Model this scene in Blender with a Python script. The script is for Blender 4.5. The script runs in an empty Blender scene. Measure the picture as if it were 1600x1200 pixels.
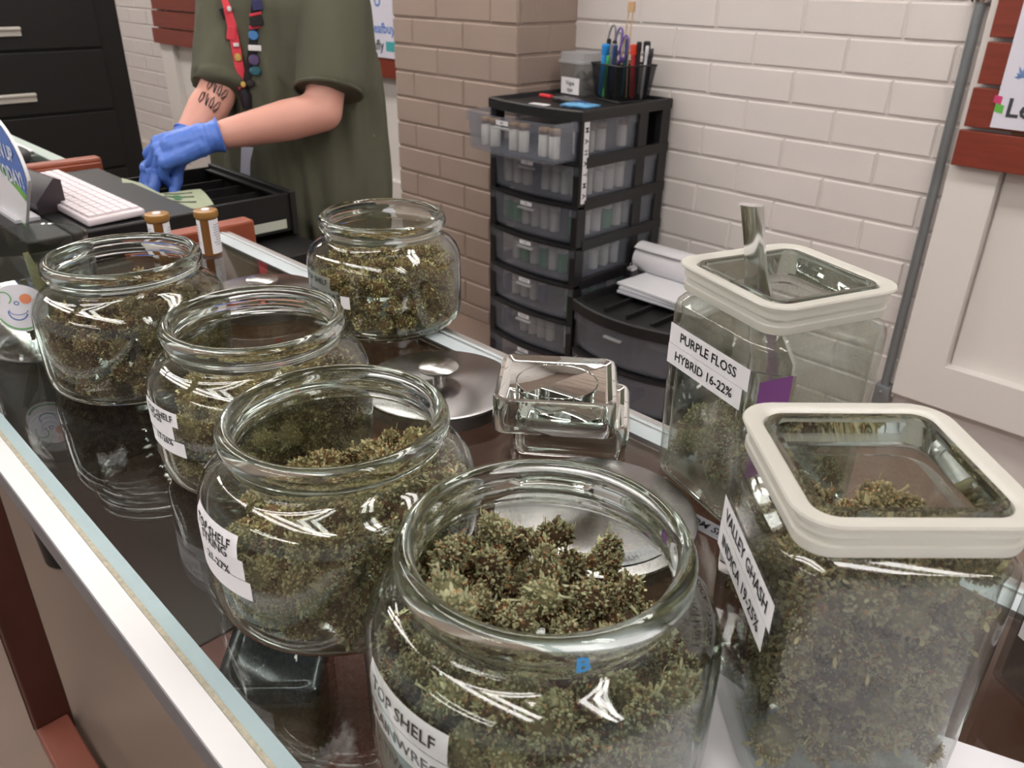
import bpy, bmesh, math, random
import numpy as np
from mathutils import Vector, Matrix, noise
from mathutils.bvhtree import BVHTree

# ------------------------------------------------------------------ camera, world, lights, exposure
S = bpy.context.scene
C = S.collection
PI = math.pi
F_PX, CX, CY = 1258.0, 800.0, 600.0
CAM = Vector((0, 0, 1.34))


def _axes():
    dx = -np.array([-600 - CX, -63 - CY, F_PX]); dx /= np.linalg.norm(dx)
    dz = -np.array([760 - CX, 3073 - CY, F_PX]); dz /= np.linalg.norm(dz)
    dx -= dz * dx.dot(dz); dx /= np.linalg.norm(dx)
    dy = np.cross(dz, dx)
    return np.array([dx, dy, dz])


AX = _axes()          # rows: world x, y, z in camera (right, down, forward)


def ray(u, v):
    return AX @ np.array([(u - CX) / F_PX, (v - CY) / F_PX, 1.0])


def at(u, v, **k):
    (a, c), = k.items()
    d = ray(u, v)
    o = np.array(CAM)
    if a == 't':
        return Vector(o + d * c)
    i = 'xyz'.index(a)
    return Vector(o + d * ((c - o[i]) / d[i]))


cam = bpy.data.objects.new('camera', bpy.data.cameras.new('camera'))
C.objects.link(cam)
right, up, back = AX[:, 0], -AX[:, 1], -AX[:, 2]
M = Matrix(((right[0], up[0], back[0], 0), (right[1], up[1], back[1], 0), (right[2], up[2], back[2], 0), (0, 0, 0, 1)))
cam.matrix_world = Matrix.Translation(CAM) @ M
cam.data.sensor_width = 36
cam.data.lens = F_PX / 1600 * 36
cam.data.clip_start = 0.02
cam.data.clip_end = 60
cam.data.dof.use_dof = True
cam.data.dof.focus_distance = 0.62
cam.data.dof.aperture_fstop = 16.0
S.camera = cam

S.view_settings.view_transform = 'Standard'
S.view_settings.look = 'None'
S.view_settings.gamma = 1
S.view_settings.exposure = 0.0
S.view_settings.use_curve_mapping = False
cy = S.cycles
cy.max_bounces = 14
cy.transparent_max_bounces = 48
cy.transmission_bounces = 10
cy.glossy_bounces = 5
cy.diffuse_bounces = 4
cy.use_denoising = True
cy.caustics_reflective = True
cy.caustics_refractive = True
cy.sample_clamp_indirect = 6.0
cy.blur_glossy = 0.5
cy.use_adaptive_sampling = True
cy.adaptive_threshold = 0.02

W = bpy.data.worlds.new('world'); S.world = W; W.use_nodes = True
W.node_tree.nodes['Background'].inputs[0].default_value = (1.0, 0.99, 0.985, 1)
W.node_tree.nodes['Background'].inputs[1].default_value = 0.42
TROFFER_STRENGTH = 16.5
TROFFERS = [(-0.45, 1.30), (-0.45, -0.85), (-3.1, 1.30), (-3.1, -0.85), (-5.9, 1.3), (1.9, 0.2), (-0.45, -2.9), (-5.7, -0.85)]  # last fixture is an unseen one, added to brighten the far left wall


# ------------------------------------------------------------------ helpers
def lin(r, g, b):
    f = lambda c: (c / 255 / 12.92) if c / 255 <= 0.04045 else ((c / 255 + 0.055) / 1.055) ** 2.4
    return (f(r), f(g), f(b), 1.0)


MATS = {}


def mat(name, rgb=(200, 200, 200), rough=0.5, metal=0.0, vary=0.0, scale=20.0, bump=0.0, bscale=60.0, spec=0.5, alpha=1.0, emit=0.0, stretch=None, aniso=0.0, sss=0.0, trans=0.0):
    if name in MATS:
        return MATS[name]
    m = bpy.data.materials.new(name); m.use_nodes = True
    nt = m.node_tree; b = nt.nodes['Principled BSDF']
    c = lin(*rgb)
    b.inputs['Base Color'].default_value = c
    b.inputs['Roughness'].default_value = rough
    b.inputs['Metallic'].default_value = metal
    b.inputs['Specular IOR Level'].default_value = spec
    b.inputs['Alpha'].default_value = alpha
    b.inputs['Transmission Weight'].default_value = trans
    if sss:
        b.inputs['Subsurface Weight'].default_value = sss
        b.inputs['Subsurface Radius'].default_value = (0.02, 0.008, 0.005)
    if emit:
        b.inputs['Emission Color'].default_value = c
        b.inputs['Emission Strength'].default_value = emit
    tc = nt.nodes.new('ShaderNodeTexCoord')
    src = tc.outputs['Object']
    if stretch:
        mp = nt.nodes.new('ShaderNodeMapping'); mp.inputs['Scale'].default_value = stretch
        nt.links.new(src, mp.inputs[0]); src = mp.outputs[0]
    if vary:
        n = nt.nodes.new('ShaderNodeTexNoise'); n.inputs['Scale'].default_value = scale; n.inputs['Detail'].default_value = 5
        nt.links.new(src, n.inputs['Vector'])
        mx = nt.nodes.new('ShaderNodeMix'); mx.data_type = 'RGBA'
        mx.inputs[6].default_value = tuple(x * (1 - vary) for x in c[:3]) + (1,)
        mx.inputs[7].default_value = tuple(min(1, x * (1 + vary)) for x in c[:3]) + (1,)
        nt.links.new(n.outputs[0], mx.inputs[0]); nt.links.new(mx.outputs[2], b.inputs['Base Color'])
    if bump:
        n = nt.nodes.new('ShaderNodeTexNoise'); n.inputs['Scale'].default_value = bscale; n.inputs['Detail'].default_value = 6
        nt.links.new(src, n.inputs['Vector'])
        bp = nt.nodes.new('ShaderNodeBump'); bp.inputs['Strength'].default_value = bump; bp.inputs['Distance'].default_value = 0.004
        nt.links.new(n.outputs[0], bp.inputs['Height']); nt.links.new(bp.outputs[0], b.inputs['Normal'])
    if aniso:
        b.inputs['Anisotropic'].default_value = aniso
        tg = nt.nodes.new('ShaderNodeTangent'); tg.direction_type = 'RADIAL'; tg.axis = 'Z'
        nt.links.new(tg.outputs[0], b.inputs['Tangent'])
    MATS[name] = m
    return m


def thin_glass(name, tint=(0.93, 0.955, 0.94), edge=(0.42, 0.47, 0.44), dust=0.0, dust_rgb=(150, 140, 110), dscale=90.0, base=0.045, haze=0.0):
    """Clear glass wall: straight-through transmission, Fresnel-weighted mirror reflection, darker at grazing angles, and a film of dust."""
    m = bpy.data.materials.new(name); m.use_nodes = True
    nt = m.node_tree; nt.nodes.clear(); L = nt.links
    N = nt.nodes.new
    out = N('ShaderNodeOutputMaterial')
    lw = N('ShaderNodeLayerWeight'); lw.inputs[0].default_value = 0.5
    p = N('ShaderNodeMath'); p.operation = 'POWER'; p.inputs[1].default_value = 4.0
    L.new(lw.outputs['Facing'], p.inputs[0])
    fr = N('ShaderNodeMapRange'); fr.inputs['To Min'].default_value = base; fr.inputs['To Max'].default_value = 0.85
    L.new(p.outputs[0], fr.inputs['Value'])
    p2 = N('ShaderNodeMath'); p2.operation = 'POWER'; p2.inputs[1].default_value = 3.0
    L.new(lw.outputs['Facing'], p2.inputs[0])
    cm = N('ShaderNodeMix'); cm.data_type = 'RGBA'
    cm.inputs[6].default_value = (*tint, 1); cm.inputs[7].default_value = (*edge, 1)
    L.new(p2.outputs[0], cm.inputs[0])
    tr = N('ShaderNodeBsdfTransparent'); L.new(cm.outputs[2], tr.inputs[0])
    gl = N('ShaderNodeBsdfGlossy'); gl.inputs['Roughness'].default_value = 0.025; gl.inputs[0].default_value = (1, 1, 1, 1)
    mx = N('ShaderNodeMixShader'); L.new(fr.outputs[0], mx.inputs[0]); L.new(tr.outputs[0], mx.inputs[1]); L.new(gl.outputs[0], mx.inputs[2])
    last = mx.outputs[0]
    if dust or haze:
        tc = N('ShaderNodeTexCoord')
        n1 = N('ShaderNodeTexNoise'); n1.inputs['Scale'].default_value = dscale * 9; n1.inputs['Detail'].default_value = 2
        n2 = N('ShaderNodeTexNoise'); n2.inputs['Scale'].default_value = dscale * 0.2; n2.inputs['Detail'].default_value = 5; n2.inputs['Distortion'].default_value = 0.6
        L.new(tc.outputs['Object'], n1.inputs[0]); L.new(tc.outputs['Object'], n2.inputs[0])
        r1 = N('ShaderNodeMapRange'); r1.inputs['From Min'].default_value = 0.55; r1.inputs['From Max'].default_value = 0.72; L.new(n1.outputs[0], r1.inputs[0])
        r2 = N('ShaderNodeMapRange'); r2.inputs['From Min'].default_value = 0.42; r2.inputs['From Max'].default_value = 0.7; L.new(n2.outputs[0], r2.inputs[0])
        mu = N('ShaderNodeMath'); mu.operation = 'MULTIPLY'; L.new(r1.outputs[0], mu.inputs[0]); L.new(r2.outputs[0], mu.inputs[1])
        mu2 = N('ShaderNodeMath'); mu2.operation = 'MULTIPLY'; mu2.inputs[1].default_value = dust; L.new(mu.outputs[0], mu2.inputs[0])
        mh = N('ShaderNodeMath'); mh.operation = 'MULTIPLY_ADD'; mh.inputs[1].default_value = haze; L.new(r2.outputs[0], mh.inputs[0]); L.new(mu2.outputs[0], mh.inputs[2])
        df = N('ShaderNodeBsdfDiffuse'); df.inputs[0].default_value = lin(*dust_rgb)
        m2 = N('ShaderNodeMixShader'); L.new(mh.outputs[0], m2.inputs[0]); L.new(last, m2.inputs[1]); L.new(df.outputs[0], m2.inputs[2])
        last = m2.outputs[0]
    L.new(last, out.inputs[0])
    MATS[name] = m
    return m


def real_glass(name, rgb=(0.93, 0.96, 0.945), rough=0.0, ior=1.5):
    m = bpy.data.materials.new(name); m.use_nodes = True
    nt = m.node_tree; nt.nodes.clear()
    out = nt.nodes.new('ShaderNodeOutputMaterial'); g = nt.nodes.new('ShaderNodeBsdfGlass')
    g.inputs['Color'].default_value = (*rgb, 1); g.inputs['Roughness'].default_value = rough; g.inputs['IOR'].default_value = ior
    nt.links.new(g.outputs[0], out.inputs[0]); MATS[name] = m
    return m


def cloudy(name, rgb, opacity=0.5, rough=0.35):
    """Frosted plastic: part diffuse, part see-through, with a soft sheen."""
    m = bpy.data.materials.new(name); m.use_nodes = True
    nt = m.node_tree; nt.nodes.clear(); L = nt.links; N = nt.nodes.new
    out = N('ShaderNodeOutputMaterial')
    tr = N('ShaderNodeBsdfTransparent'); tr.inputs[0].default_value = (0.9, 0.9, 0.9, 1)
    df = N('ShaderNodeBsdfDiffuse'); df.inputs[0].default_value = lin(*rgb)
    tl = N('ShaderNodeBsdfTranslucent'); tl.inputs[0].default_value = lin(*rgb)
    a = N('ShaderNodeMixShader'); a.inputs[0].default_value = 0.4; L.new(df.outputs[0], a.inputs[1]); L.new(tl.outputs[0], a.inputs[2])
    b = N('ShaderNodeMixShader'); b.inputs[0].default_value = opacity; L.new(tr.outputs[0], b.inputs[1]); L.new(a.outputs[0], b.inputs[2])
    gl = N('ShaderNodeBsdfGlossy'); gl.inputs['Roughness'].default_value = rough
    c = N('ShaderNodeMixShader'); c.inputs[0].default_value = 0.07; L.new(b.outputs[0], c.inputs[1]); L.new(gl.outputs[0], c.inputs[2])
    L.new(c.outputs[0], out.inputs[0]); MATS[name] = m
    return m


class MB:
    """Collects shapes, builds ONE mesh object."""

    def __init__(s):
        s.v = []; s.f = []; s.mi = []; s.sm = []

    def add(s, verts, faces, mi=0, smooth=False):
        o = len(s.v)
        s.v += [tuple(p) for p in verts]
        s.f += [tuple(i + o for i in f) for f in faces]
        s.mi += ([mi] * len(faces)) if isinstance(mi, int) else list(mi)
        s.sm += [smooth] * len(faces)
        return s

    def box(s, x0, x1, y0, y1, z0, z1, mi=0, bev=0.0, T=None):
        if bev <= 0:
            vs = [(x, y, z) for z in (z0, z1) for y in (y0, y1) for x in (x0, x1)]
            fs = [(0, 2, 3, 1), (4, 5, 7, 6), (0, 1, 5, 4), (2, 6, 7, 3), (0, 4, 6, 2), (1, 3, 7, 5)]
            if T: vs = [T @ Vector(p) for p in vs]
            return s.add(vs, fs, mi)
        bm = bmesh.new()
        bmesh.ops.create_cube(bm, size=1.0)
        for q in bm.verts:
            q.co = Vector(((x0 + x1) / 2 + q.co.x * (x1 - x0), (y0 + y1) / 2 + q.co.y * (y1 - y0), (z0 + z1) / 2 + q.co.z * (z1 - z0)))
        bmesh.ops.bevel(bm, geom=list(bm.edges), offset=bev, segments=2, affect='EDGES', profile=0.5)
        bm.verts.index_update()
        vs = [(T @ q.co) if T else q.co.copy() for q in bm.verts]
        fs = [[q.index for q in f.verts] for f in bm.faces]
        bm.free()
        return s.add(vs, fs, mi)

    def rings(s, rings, closed=True, cap0=False, cap1=False, mi=0, smooth=True, mis=None):
        n = len(rings[0]); vs = [p for r in rings for p in r]; fs = []; ms = []
        for i in range(len(rings) - 1):
            for j in range(n if closed else n - 1):
                k = (j + 1) % n
                fs.append((i * n + j, i * n + k, (i + 1) * n + k, (i + 1) * n + j)); ms.append(mis[i] if mis else mi)
        if cap0: fs.append(tuple(range(n))[::-1]); ms.append(mis[0] if mis else mi)
        if cap1: fs.append(tuple((len(rings) - 1) * n + j for j in range(n))); ms.append(mis[-1] if mis else mi)
        return s.add(vs, fs, ms, smooth)

    def lathe(s, prof, seg=48, center=(0, 0, 0), T=None, mi=0, mis=None, smooth=True, sx=1, sy=1):
        rs = []
        for r, z in prof:
            r = max(r, 1e-5)
            ring = [Vector((center[0] + sx * r * math.cos(2 * PI * j / seg), center[1] + sy * r * math.sin(2 * PI * j / seg), center[2] + z)) for j in range(seg)]
            rs.append([T @ p for p in ring] if T else ring)
        return s.rings(rs, mi=mi, mis=mis, smooth=smooth)

    def tube(s, pts, r, seg=8, mi=0, caps=True, flat=1.0, closed=False):
        pts = [Vector(p) for p in pts]; n = len(pts)
        rad = r if isinstance(r, (list, tuple)) else [r] * n
        up_ = None; rs = []
        for i in range(n):
            if closed: t = pts[(i + 1) % n] - pts[i - 1]
            else: t = pts[min(i + 1, n - 1)] - pts[max(i - 1, 0)]
            t.normalize()
            if up_ is None:
                a = Vector((0, 0, 1)) if abs(t.z) < 0.9 else Vector((1, 0, 0))
                up_ = (a - t * a.dot(t)).normalized()
            else:
                up_ = (up_ - t * up_.dot(t)).normalized()
            sd = t.cross(up_)
            rs.append([pts[i] + (up_ * math.sin(2 * PI * j / seg) * flat + sd * math.cos(2 * PI * j / seg)) * rad[i] for j in range(seg)])
        if closed: rs.append(rs[0])
        return s.rings(rs, cap0=caps and not closed, cap1=caps and not closed, mi=mi)

    def cap(s, a, b, ra, rb, seg=14):
        """tapered capsule"""
        a, b = Vector(a), Vector(b); d = (b - a); L = d.length; d.normalize()
        pts, rr = [], []
        for k in range(5):
            th = PI / 2 * (1 - k / 4); pts.append(a - d * ra * math.sin(th)); rr.append(max(1e-4, ra * math.cos(th)))
        for k in range(1, 4): pts.append(a.lerp(b, k / 4)); rr.append(ra + (rb - ra) * k / 4)
        for k in range(5):
            th = PI / 2 * k / 4; pts.append(b + d * rb * math.sin(th)); rr.append(max(1e-4, rb * math.cos(th)))
        return s.tube(pts, rr, seg)

    def ball(s, c, rx, ry=None, rz=None, seg=16, n=10, mi=0, T=None):
        ry = ry or rx; rz = rz or rx; rs = []
        for i in range(n + 1):
            th = -PI / 2 + PI * i / n; k = max(1e-4, math.cos(th))
            ring = [Vector((c[0] + rx * k * math.cos(2 * PI * j / seg), c[1] + ry * k * math.sin(2 * PI * j / seg), c[2] + rz * math.sin(th))) for j in range(seg)]
            rs.append([T @ p for p in ring] if T else ring)
        return s.rings(rs, mi=mi)

    def mesh(s, name, mats):
        me = bpy.data.meshes.new(name)
        me.from_pydata(s.v, [], s.f)
        for m in (mats if isinstance(mats, (list, tuple)) else [mats]): me.materials.append(m)
        me.polygons.foreach_set('material_index', s.mi)
        me.polygons.foreach_set('use_smooth', s.sm)
        me.update()
        return me

    def build(s, name, mats, parent=None, T=None, recalc=False):
        me = s.mesh(name, mats)
        if recalc:
            bm = bmesh.new(); bm.from_mesh(me); bmesh.ops.recalc_face_normals(bm, faces=bm.faces); bm.to_mesh(me); bm.free()
        if any(s.sm): me.set_sharp_from_angle(angle=math.radians(42))
        o = bpy.data.objects.new(name, me); C.objects.link(o)
        if parent: o.parent = parent
        if T is not None: o.matrix_local = T
        return o


def thing(name, label, cat, loc=(0, 0, 0), rz=0, group=None):
    o = bpy.data.objects.new(name, None); C.objects.link(o)
    o.empty_display_size = 0.05
    o.location = loc; o.rotation_euler = (0, 0, rz); o['label'] = label; o['category'] = cat
    if group: o['group'] = group
    return o


def tag(o, label, cat, group=None, kind=None):
    o['label'] = label; o['category'] = cat
    if group: o['group'] = group
    if kind: o['kind'] = kind
    return o


def struct(o, label=None):
    o['kind'] = 'structure'
    if label: o['label'] = label; o['category'] = 'structure'
    return o


def copy_tree(o, parent=None):
    c = o.copy(); C.objects.link(c); c.parent = parent
    for ch in list(o.children): copy_tree(ch, c)
    return c


def rrect(hx, hy, r, n=6, z=0.0):
    pts = []
    for cx_, cy_, a0 in ((hx - r, hy - r, 0), (-hx + r, hy - r, PI / 2), (-hx + r, -hy + r, PI), (hx - r, -hy + r, 3 * PI / 2)):
        for k in range(n + 1):
            a = a0 + PI / 2 * k / n
            pts.append(Vector((cx_ + r * math.cos(a), cy_ + r * math.sin(a), z)))
    return pts


_tc = {}


def glyphs(txt, size, bold=0.0):
    """Flat triangulated outline of a line of text, centred on the origin."""
    key = (txt, round(size, 5), bold)
    if key in _tc: return _tc[key]
    cu = bpy.data.curves.new('t', 'FONT'); cu.body = txt; cu.size = size; cu.align_x = 'CENTER'; cu.align_y = 'CENTER'; cu.offset = bold * size
    cu.resolution_u = 2
    ob = bpy.data.objects.new('t', cu); C.objects.link(ob)
    dg = bpy.context.evaluated_depsgraph_get(); me = ob.evaluated_get(dg).to_mesh()
    vs = [tuple(v.co) for v in me.vertices]; fs = [tuple(p.vertices) for p in me.polygons]
    ob.evaluated_get(dg).to_mesh_clear(); bpy.data.objects.remove(ob); bpy.data.curves.remove(cu)
    _tc[key] = (vs, fs)
    return vs, fs


def label_mb(mb, w, h, lines, mp, paper_mi=0, ink_mi=1, nx=10, nz=2, off=0.0006, squeeze=1.0, paper=True, u0=0.0, v0=0.0):
    """Paper w x h plus lettering. mp(u, v, off) -> point. lines: (text, v, size, u, bold)."""
    if paper:
        vs = [mp(u0 + (-0.5 + i / nx) * w, v0 + (-0.5 + j / nz) * h, off) for j in range(nz + 1) for i in range(nx + 1)]
        fs = [(j * (nx + 1) + i, j * (nx + 1) + i + 1, (j + 1) * (nx + 1) + i + 1, (j + 1) * (nx + 1) + i) for j in range(nz) for i in range(nx)]
        mb.add(vs, fs, paper_mi, True)
    for t in lines:
        txt, v, size = t[:3]; u = t[3] if len(t) > 3 else 0; bold = t[4] if len(t) > 4 else 0.015
        gv, gf = glyphs(txt, size, bold)
        mb.add([mp(u0 + u + p[0] * squeeze, v0 + v + p[1], off + 0.0004) for p in gv], gf, ink_mi)
    return mb


def plane_map(o, ux, vz):
    o, ux, vz = Vector(o), Vector(ux).normalized(), Vector(vz).normalized(); n = ux.cross(vz).normalized()
    return lambda u, v, off: o + ux * u + vz * v + n * off


def eval_mesh(mb, name, voxel, smooth=6, fac=0.5):
    me = mb.mesh(name, []); o = bpy.data.objects.new(name, me); C.objects.link(o)
    r = o.modifiers.new('r', 'REMESH'); r.mode = 'VOXEL'; r.voxel_size = voxel; r.use_smooth_shade = True
    if smooth:
        s_ = o.modifiers.new('s', 'SMOOTH'); s_.iterations = smooth; s_.factor = fac
    dg = bpy.context.evaluated_depsgraph_get()
    out = bpy.data.meshes.new_from_object(o.evaluated_get(dg))
    bpy.data.objects.remove(o)
    return out


def link(me, name, mats, parent=None):
    me.name = name; me.materials.clear()
    for m in (mats if isinstance(mats, (list, tuple)) else [mats]): me.materials.append(m)
    o = bpy.data.objects.new(name, me); C.objects.link(o); o.parent = parent
    return o


# ------------------------------------------------------------------ materials
white_paint = mat('white_brick_paint', (214, 207, 203), 0.55, vary=0.03, scale=6, bump=0.25, bscale=70)
brown_paint = mat('taupe_brick_paint', (158, 140, 129), 0.6, vary=0.05, scale=8, bump=0.3, bscale=80)
white_trim = mat('white_trim_paint', (224, 219, 214), 0.4, vary=0.015, scale=5)
red_wood = mat('stained_red_wood', (122, 50, 34), 0.45, vary=0.35, scale=6, stretch=(1, 8, 14), bump=0.1, bscale=30)
post_wood = mat('dark_red_wood', (76, 37, 27), 0.45, vary=0.3, scale=12, bump=0.1)
orange_wood = mat('orange_brown_wood', (140, 68, 42), 0.45, vary=0.25, scale=14)
black_plastic = mat('black_plastic', (28, 27, 28), 0.45)
black_metal = mat('black_enamel', (14, 13, 13), 0.5, vary=0.1, bump=0.05)
alu = mat('brushed_aluminium', (202, 202, 202), 0.35, metal=0.9, vary=0.05, scale=30, stretch=(1, 40, 40))
alu_side = mat('grey_aluminium_side', (120, 120, 124), 0.45, metal=0.5)
white_strip = mat('white_edge_strip', (222, 221, 222), 0.35)
frost_tape = mat('pale_blue_edge_tape', (160, 180, 184), 0.55, vary=0.05, scale=60, bump=0.1, bscale=300)
grit = mat('gritty_seam', (176, 170, 152), 0.9, vary=0.35, scale=260, bump=0.6, bscale=300)
paper = mat('white_paper', (232, 230, 234), 0.6)
ink = mat('black_ink', (22, 22, 26), 0.6)
steel = mat('brushed_steel', (152, 149, 149), 0.24, metal=1.0, vary=0.06, scale=40, aniso=0.9)
chrome = mat('polished_chrome', (240, 240, 242), 0.12, metal=1.0)
pipe_mat = mat('galvanised_pipe', (142, 146, 148), 0.4, metal=0.6, vary=0.12, scale=20)
skin = mat('skin', (214, 158, 142), 0.5, vary=0.04, scale=12, sss=0.12)
shirt_m = mat('olive_cotton', (84, 84, 68), 0.9, vary=0.04, scale=300, bump=0.15, bscale=500)
glove_m = mat('blue_nitrile', (84, 122, 208), 0.45, vary=0.05, scale=40, bump=0.25, bscale=45, sss=0.05)
glass_body = thin_glass('jar_glass_wall', dust=0.30, dscale=70, haze=0.022)
glass_clear = thin_glass('clear_glass_wall', dust=0.0)
glass_dusty = thin_glass('dusty_glass_wall', dust=0.5, dscale=60, haze=0.30, dust_rgb=(188, 182, 166))
glass_thick = real_glass('thick_glass')
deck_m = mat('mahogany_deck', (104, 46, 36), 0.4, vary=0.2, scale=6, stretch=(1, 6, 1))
counter_glass = thin_glass('counter_glass', tint=(0.90, 0.93, 0.92), edge=(0.5, 0.58, 0.56), base=0.068, dust=0.02, dscale=30)

# ------------------------------------------------------------------ setting
mb = MB(); mb.box(-8.2, 3.2, -4.2, 2.9, -0.05, 0)
fl = mb.build('floor', mat('sealed_concrete', (132, 113, 101), 0.5, vary=0.16, scale=1.6, bump=0.05, bscale=8)); struct(fl, 'sealed beige brown concrete floor')
mb = MB(); mb.box(-8.2, 3.2, -4.2, 2.9, 2.80, 2.85)
struct(mb.build('ceiling', mat('ceiling_tile', (225, 222, 216), 0.9, vary=0.05, scale=8)), 'pale tiled ceiling')
YW = 2.5
BH, BL = 0.1016, 0.3035


def brick_face(mb, x0, x1, z0, z1, y, phase_x, z_phase, rnd, mortar=0.0085, depth=0.006, axis='x', xs=None):
    """Individually chamfered bricks of one face in running bond (face looks towards -y)."""
    k0 = math.floor((z0 - z_phase) / BH)
    k = k0
    while z_phase + k * BH < z1:
        zb = z_phase + k * BH + mortar / 2; zt = zb + BH - mortar
        off = phase_x + (k % 2) * BL / 2
        i = math.floor((x0 - off) / BL)
        while off + i * BL < x1:
            a = max(off + i * BL + mortar * 0.35, x0); b = min(off + (i + 1) * BL - mortar * 0.35, x1)
            i += 1
            if b - a < 0.012: continue
            za, zb_ = max(zb, z0), min(zt, z1)
            if zb_ - za < 0.01: continue
            d = depth + rnd.uniform(-0.0012, 0.0012); c = 0.004; j = lambda: rnd.uniform(-0.0007, 0.0007)
            o = [(a, za), (b, za), (b, zb_), (a, zb_)]
            inn = [(a + c + j(), za + c + j()), (b - c + j(), za + c + j()), (b - c + j(), zb_ - c + j()), (a + c + j(), zb_ - c + j())]
            if axis == 'x':
                vs = [(p[0], y, p[1]) for p in o] + [(p[0], y - d + j(), p[1]) for p in inn]
            else:
                vs = [(y, -p[0], p[1]) for p in o] + [(y + d + j(), -p[0], p[1]) for p in inn]
            mb.add(vs, [(4, 5, 6, 7), (0, 1, 5, 4), (1, 2, 6, 5), (2, 3, 7, 6), (3, 0, 4, 7)])
        k += 1


rnd = random.Random(4)
mb = MB(); mb.box(-8.2, 3.2, YW, YW + 0.1, 0, 2.8)
brick_face(mb, -2.2, -0.72, 0.0, 2.8, YW, -1.582 + BL / 2, 1.0894, rnd)
brick_face(mb, -8.2, -5.80, 0.0, 2.8, YW, -1.582 + BL / 2, 1.0894, rnd)
struct(mb.build('wall_back', white_paint), 'white painted brick wall')
mb = MB(); mb.box(-2.90, -2.19, 2.186, YW, 0, 2.8)
brick_face(mb, -2.905, -2.184, 0.0, 2.8, 2.186, -2.627 + BL / 2, 1.0793, rnd)
brick_face(mb, -YW, -2.18, 0.0, 2.8, -2.19, -2.35, 1.0793, rnd, axis='y')
struct(mb.build('wall_pier', brown_paint), 'taupe painted brick pier standing out from the white wall')
mb = MB(); mb.box(-8.3, -8.2, -4.2, 2.9, 0, 2.8); struct(mb.build('wall_left', white_paint), 'plain white side wall')
# white boarded window surrounds beside the pier and at the right
mb = MB()
mb.box(-0.62, 1.2, YW - 0.012, YW, 0.30, 1.9)
mr = mb
def casing(mb, x0, x1, z0, z1, w, wb, d=0.05):
    P = lambda x, z, y: Vector((x, y, z))
    ob = [(x0, z0), (x1, z0), (x1, z1), (x0, z1)]; ib = [(x0 + w, z0 + wb), (x1 - w, z0 + wb), (x1 - w, z1 - w), (x0 + w, z1 - w)]
    for i in range(4):
        j = (i + 1) % 4
        vs = []
        for y in (YW - d, YW):
            vs += [P(*ob[i], y), P(*ob[j], y), P(*ib[j], y), P(*ib[i], y)]
        mb.add(vs, [(3, 2, 1, 0), (4, 5, 6, 7), (0, 1, 5, 4), (1, 2, 6, 5), (2, 3, 7, 6), (3, 0, 4, 7)])
casing(mr, -0.755, 1.4, 0.181, 2.0, 0.128, 0.133)
struct(mr.build('window_1', white_trim, recalc=True), 'white boarded-over window with mitred casing beside the pipe')
mb = MB(); mb.box(-5.7, -3.1, YW - 0.012, YW, 0.30, 1.9); casing(mb, -5.88, -2.92, 0.30, 2.0, 0.19, 0.1)
struct(mb.build('window_2', white_trim, recalc=True), 'white boarded-over window behind the worker')
mb = MB(); mb.box(-8.1, -5.9, YW - 0.06, YW - 0.008, 0.0, 0.165, bev=0.008)
struct(mb.build('baseboard_back', mat('cream_trim', (205, 196, 184), 0.5)), 'cream baseboard under the white brick')


def slat_board(name, label, xs, zs, xend):
    t = thing(name, label, 'board', (xs[0], YW - 0.05, zs[0][0]))
    for i, (z0, z1) in enumerate(zs):
        x0 = xs[min(i, len(xs) - 1)]
        m_ = MB(); m_.box(x0 - t.location.x, xend - t.location.x, -0.030, -0.008, z0 - t.location.z, z1 - t.location.z, bev=0.002)
        m_.build('slat', red_wood, t)
    m_ = MB()
    for xb in (0.12, (xend - xs[0]) * 0.6):
        m_ = MB(); m_.box(xb, xb + 0.05, -0.008, 0.0, 0.01, zs[-1][1] - zs[0][0])
        m_.build('batten', mat('pale_batten', (176, 142, 110), 0.7), t)
    return t


zsl = [(1.34 - (1.34 - a) * .984, 1.34 - (1.34 - b) * .984) for a, b in ((0.888, 0.982), (0.992, 1.091), (1.101, 1.203), (1.214, 1.315), (1.325, 1.425), (1.435, 1.535))]
slat_board('slatted_board', 'red-brown slatted wood panel on the white wall beside the metal pipe', [-0.745, -0.737, -0.731], zsl, 0.9)
slat_board('slatted_board', 'red-brown slatted wood panel on the wall behind the worker', [-5.90, -5.86, -5.84], zsl, -2.93)

# posters
def poster(name, label, x0, x1, z0, z1, extras, y=YW - 0.083):
    t = thing(name, label, 'poster', (x0, y, z0))
    m_ = MB(); m_.box(0, x1 - x0, -0.003, 0, 0, z1 - z0, bev=0.0012); m_.build('sheet', mat('poster_paper', (218, 216, 228), 0.4), t)
    pm = plane_map((0, -0.003, 0), (1, 0, 0), (0, 0, 1))
    for (txt, u, v, size, rgb, nm) in extras:
        m_ = MB(); label_mb(m_, 0, 0, [(txt, v, size, u, 0.02)], pm, ink_mi=0, paper=False)
        m_.build('lettering', mat(nm, rgb, 0.5), t)
    return t, pm


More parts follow.
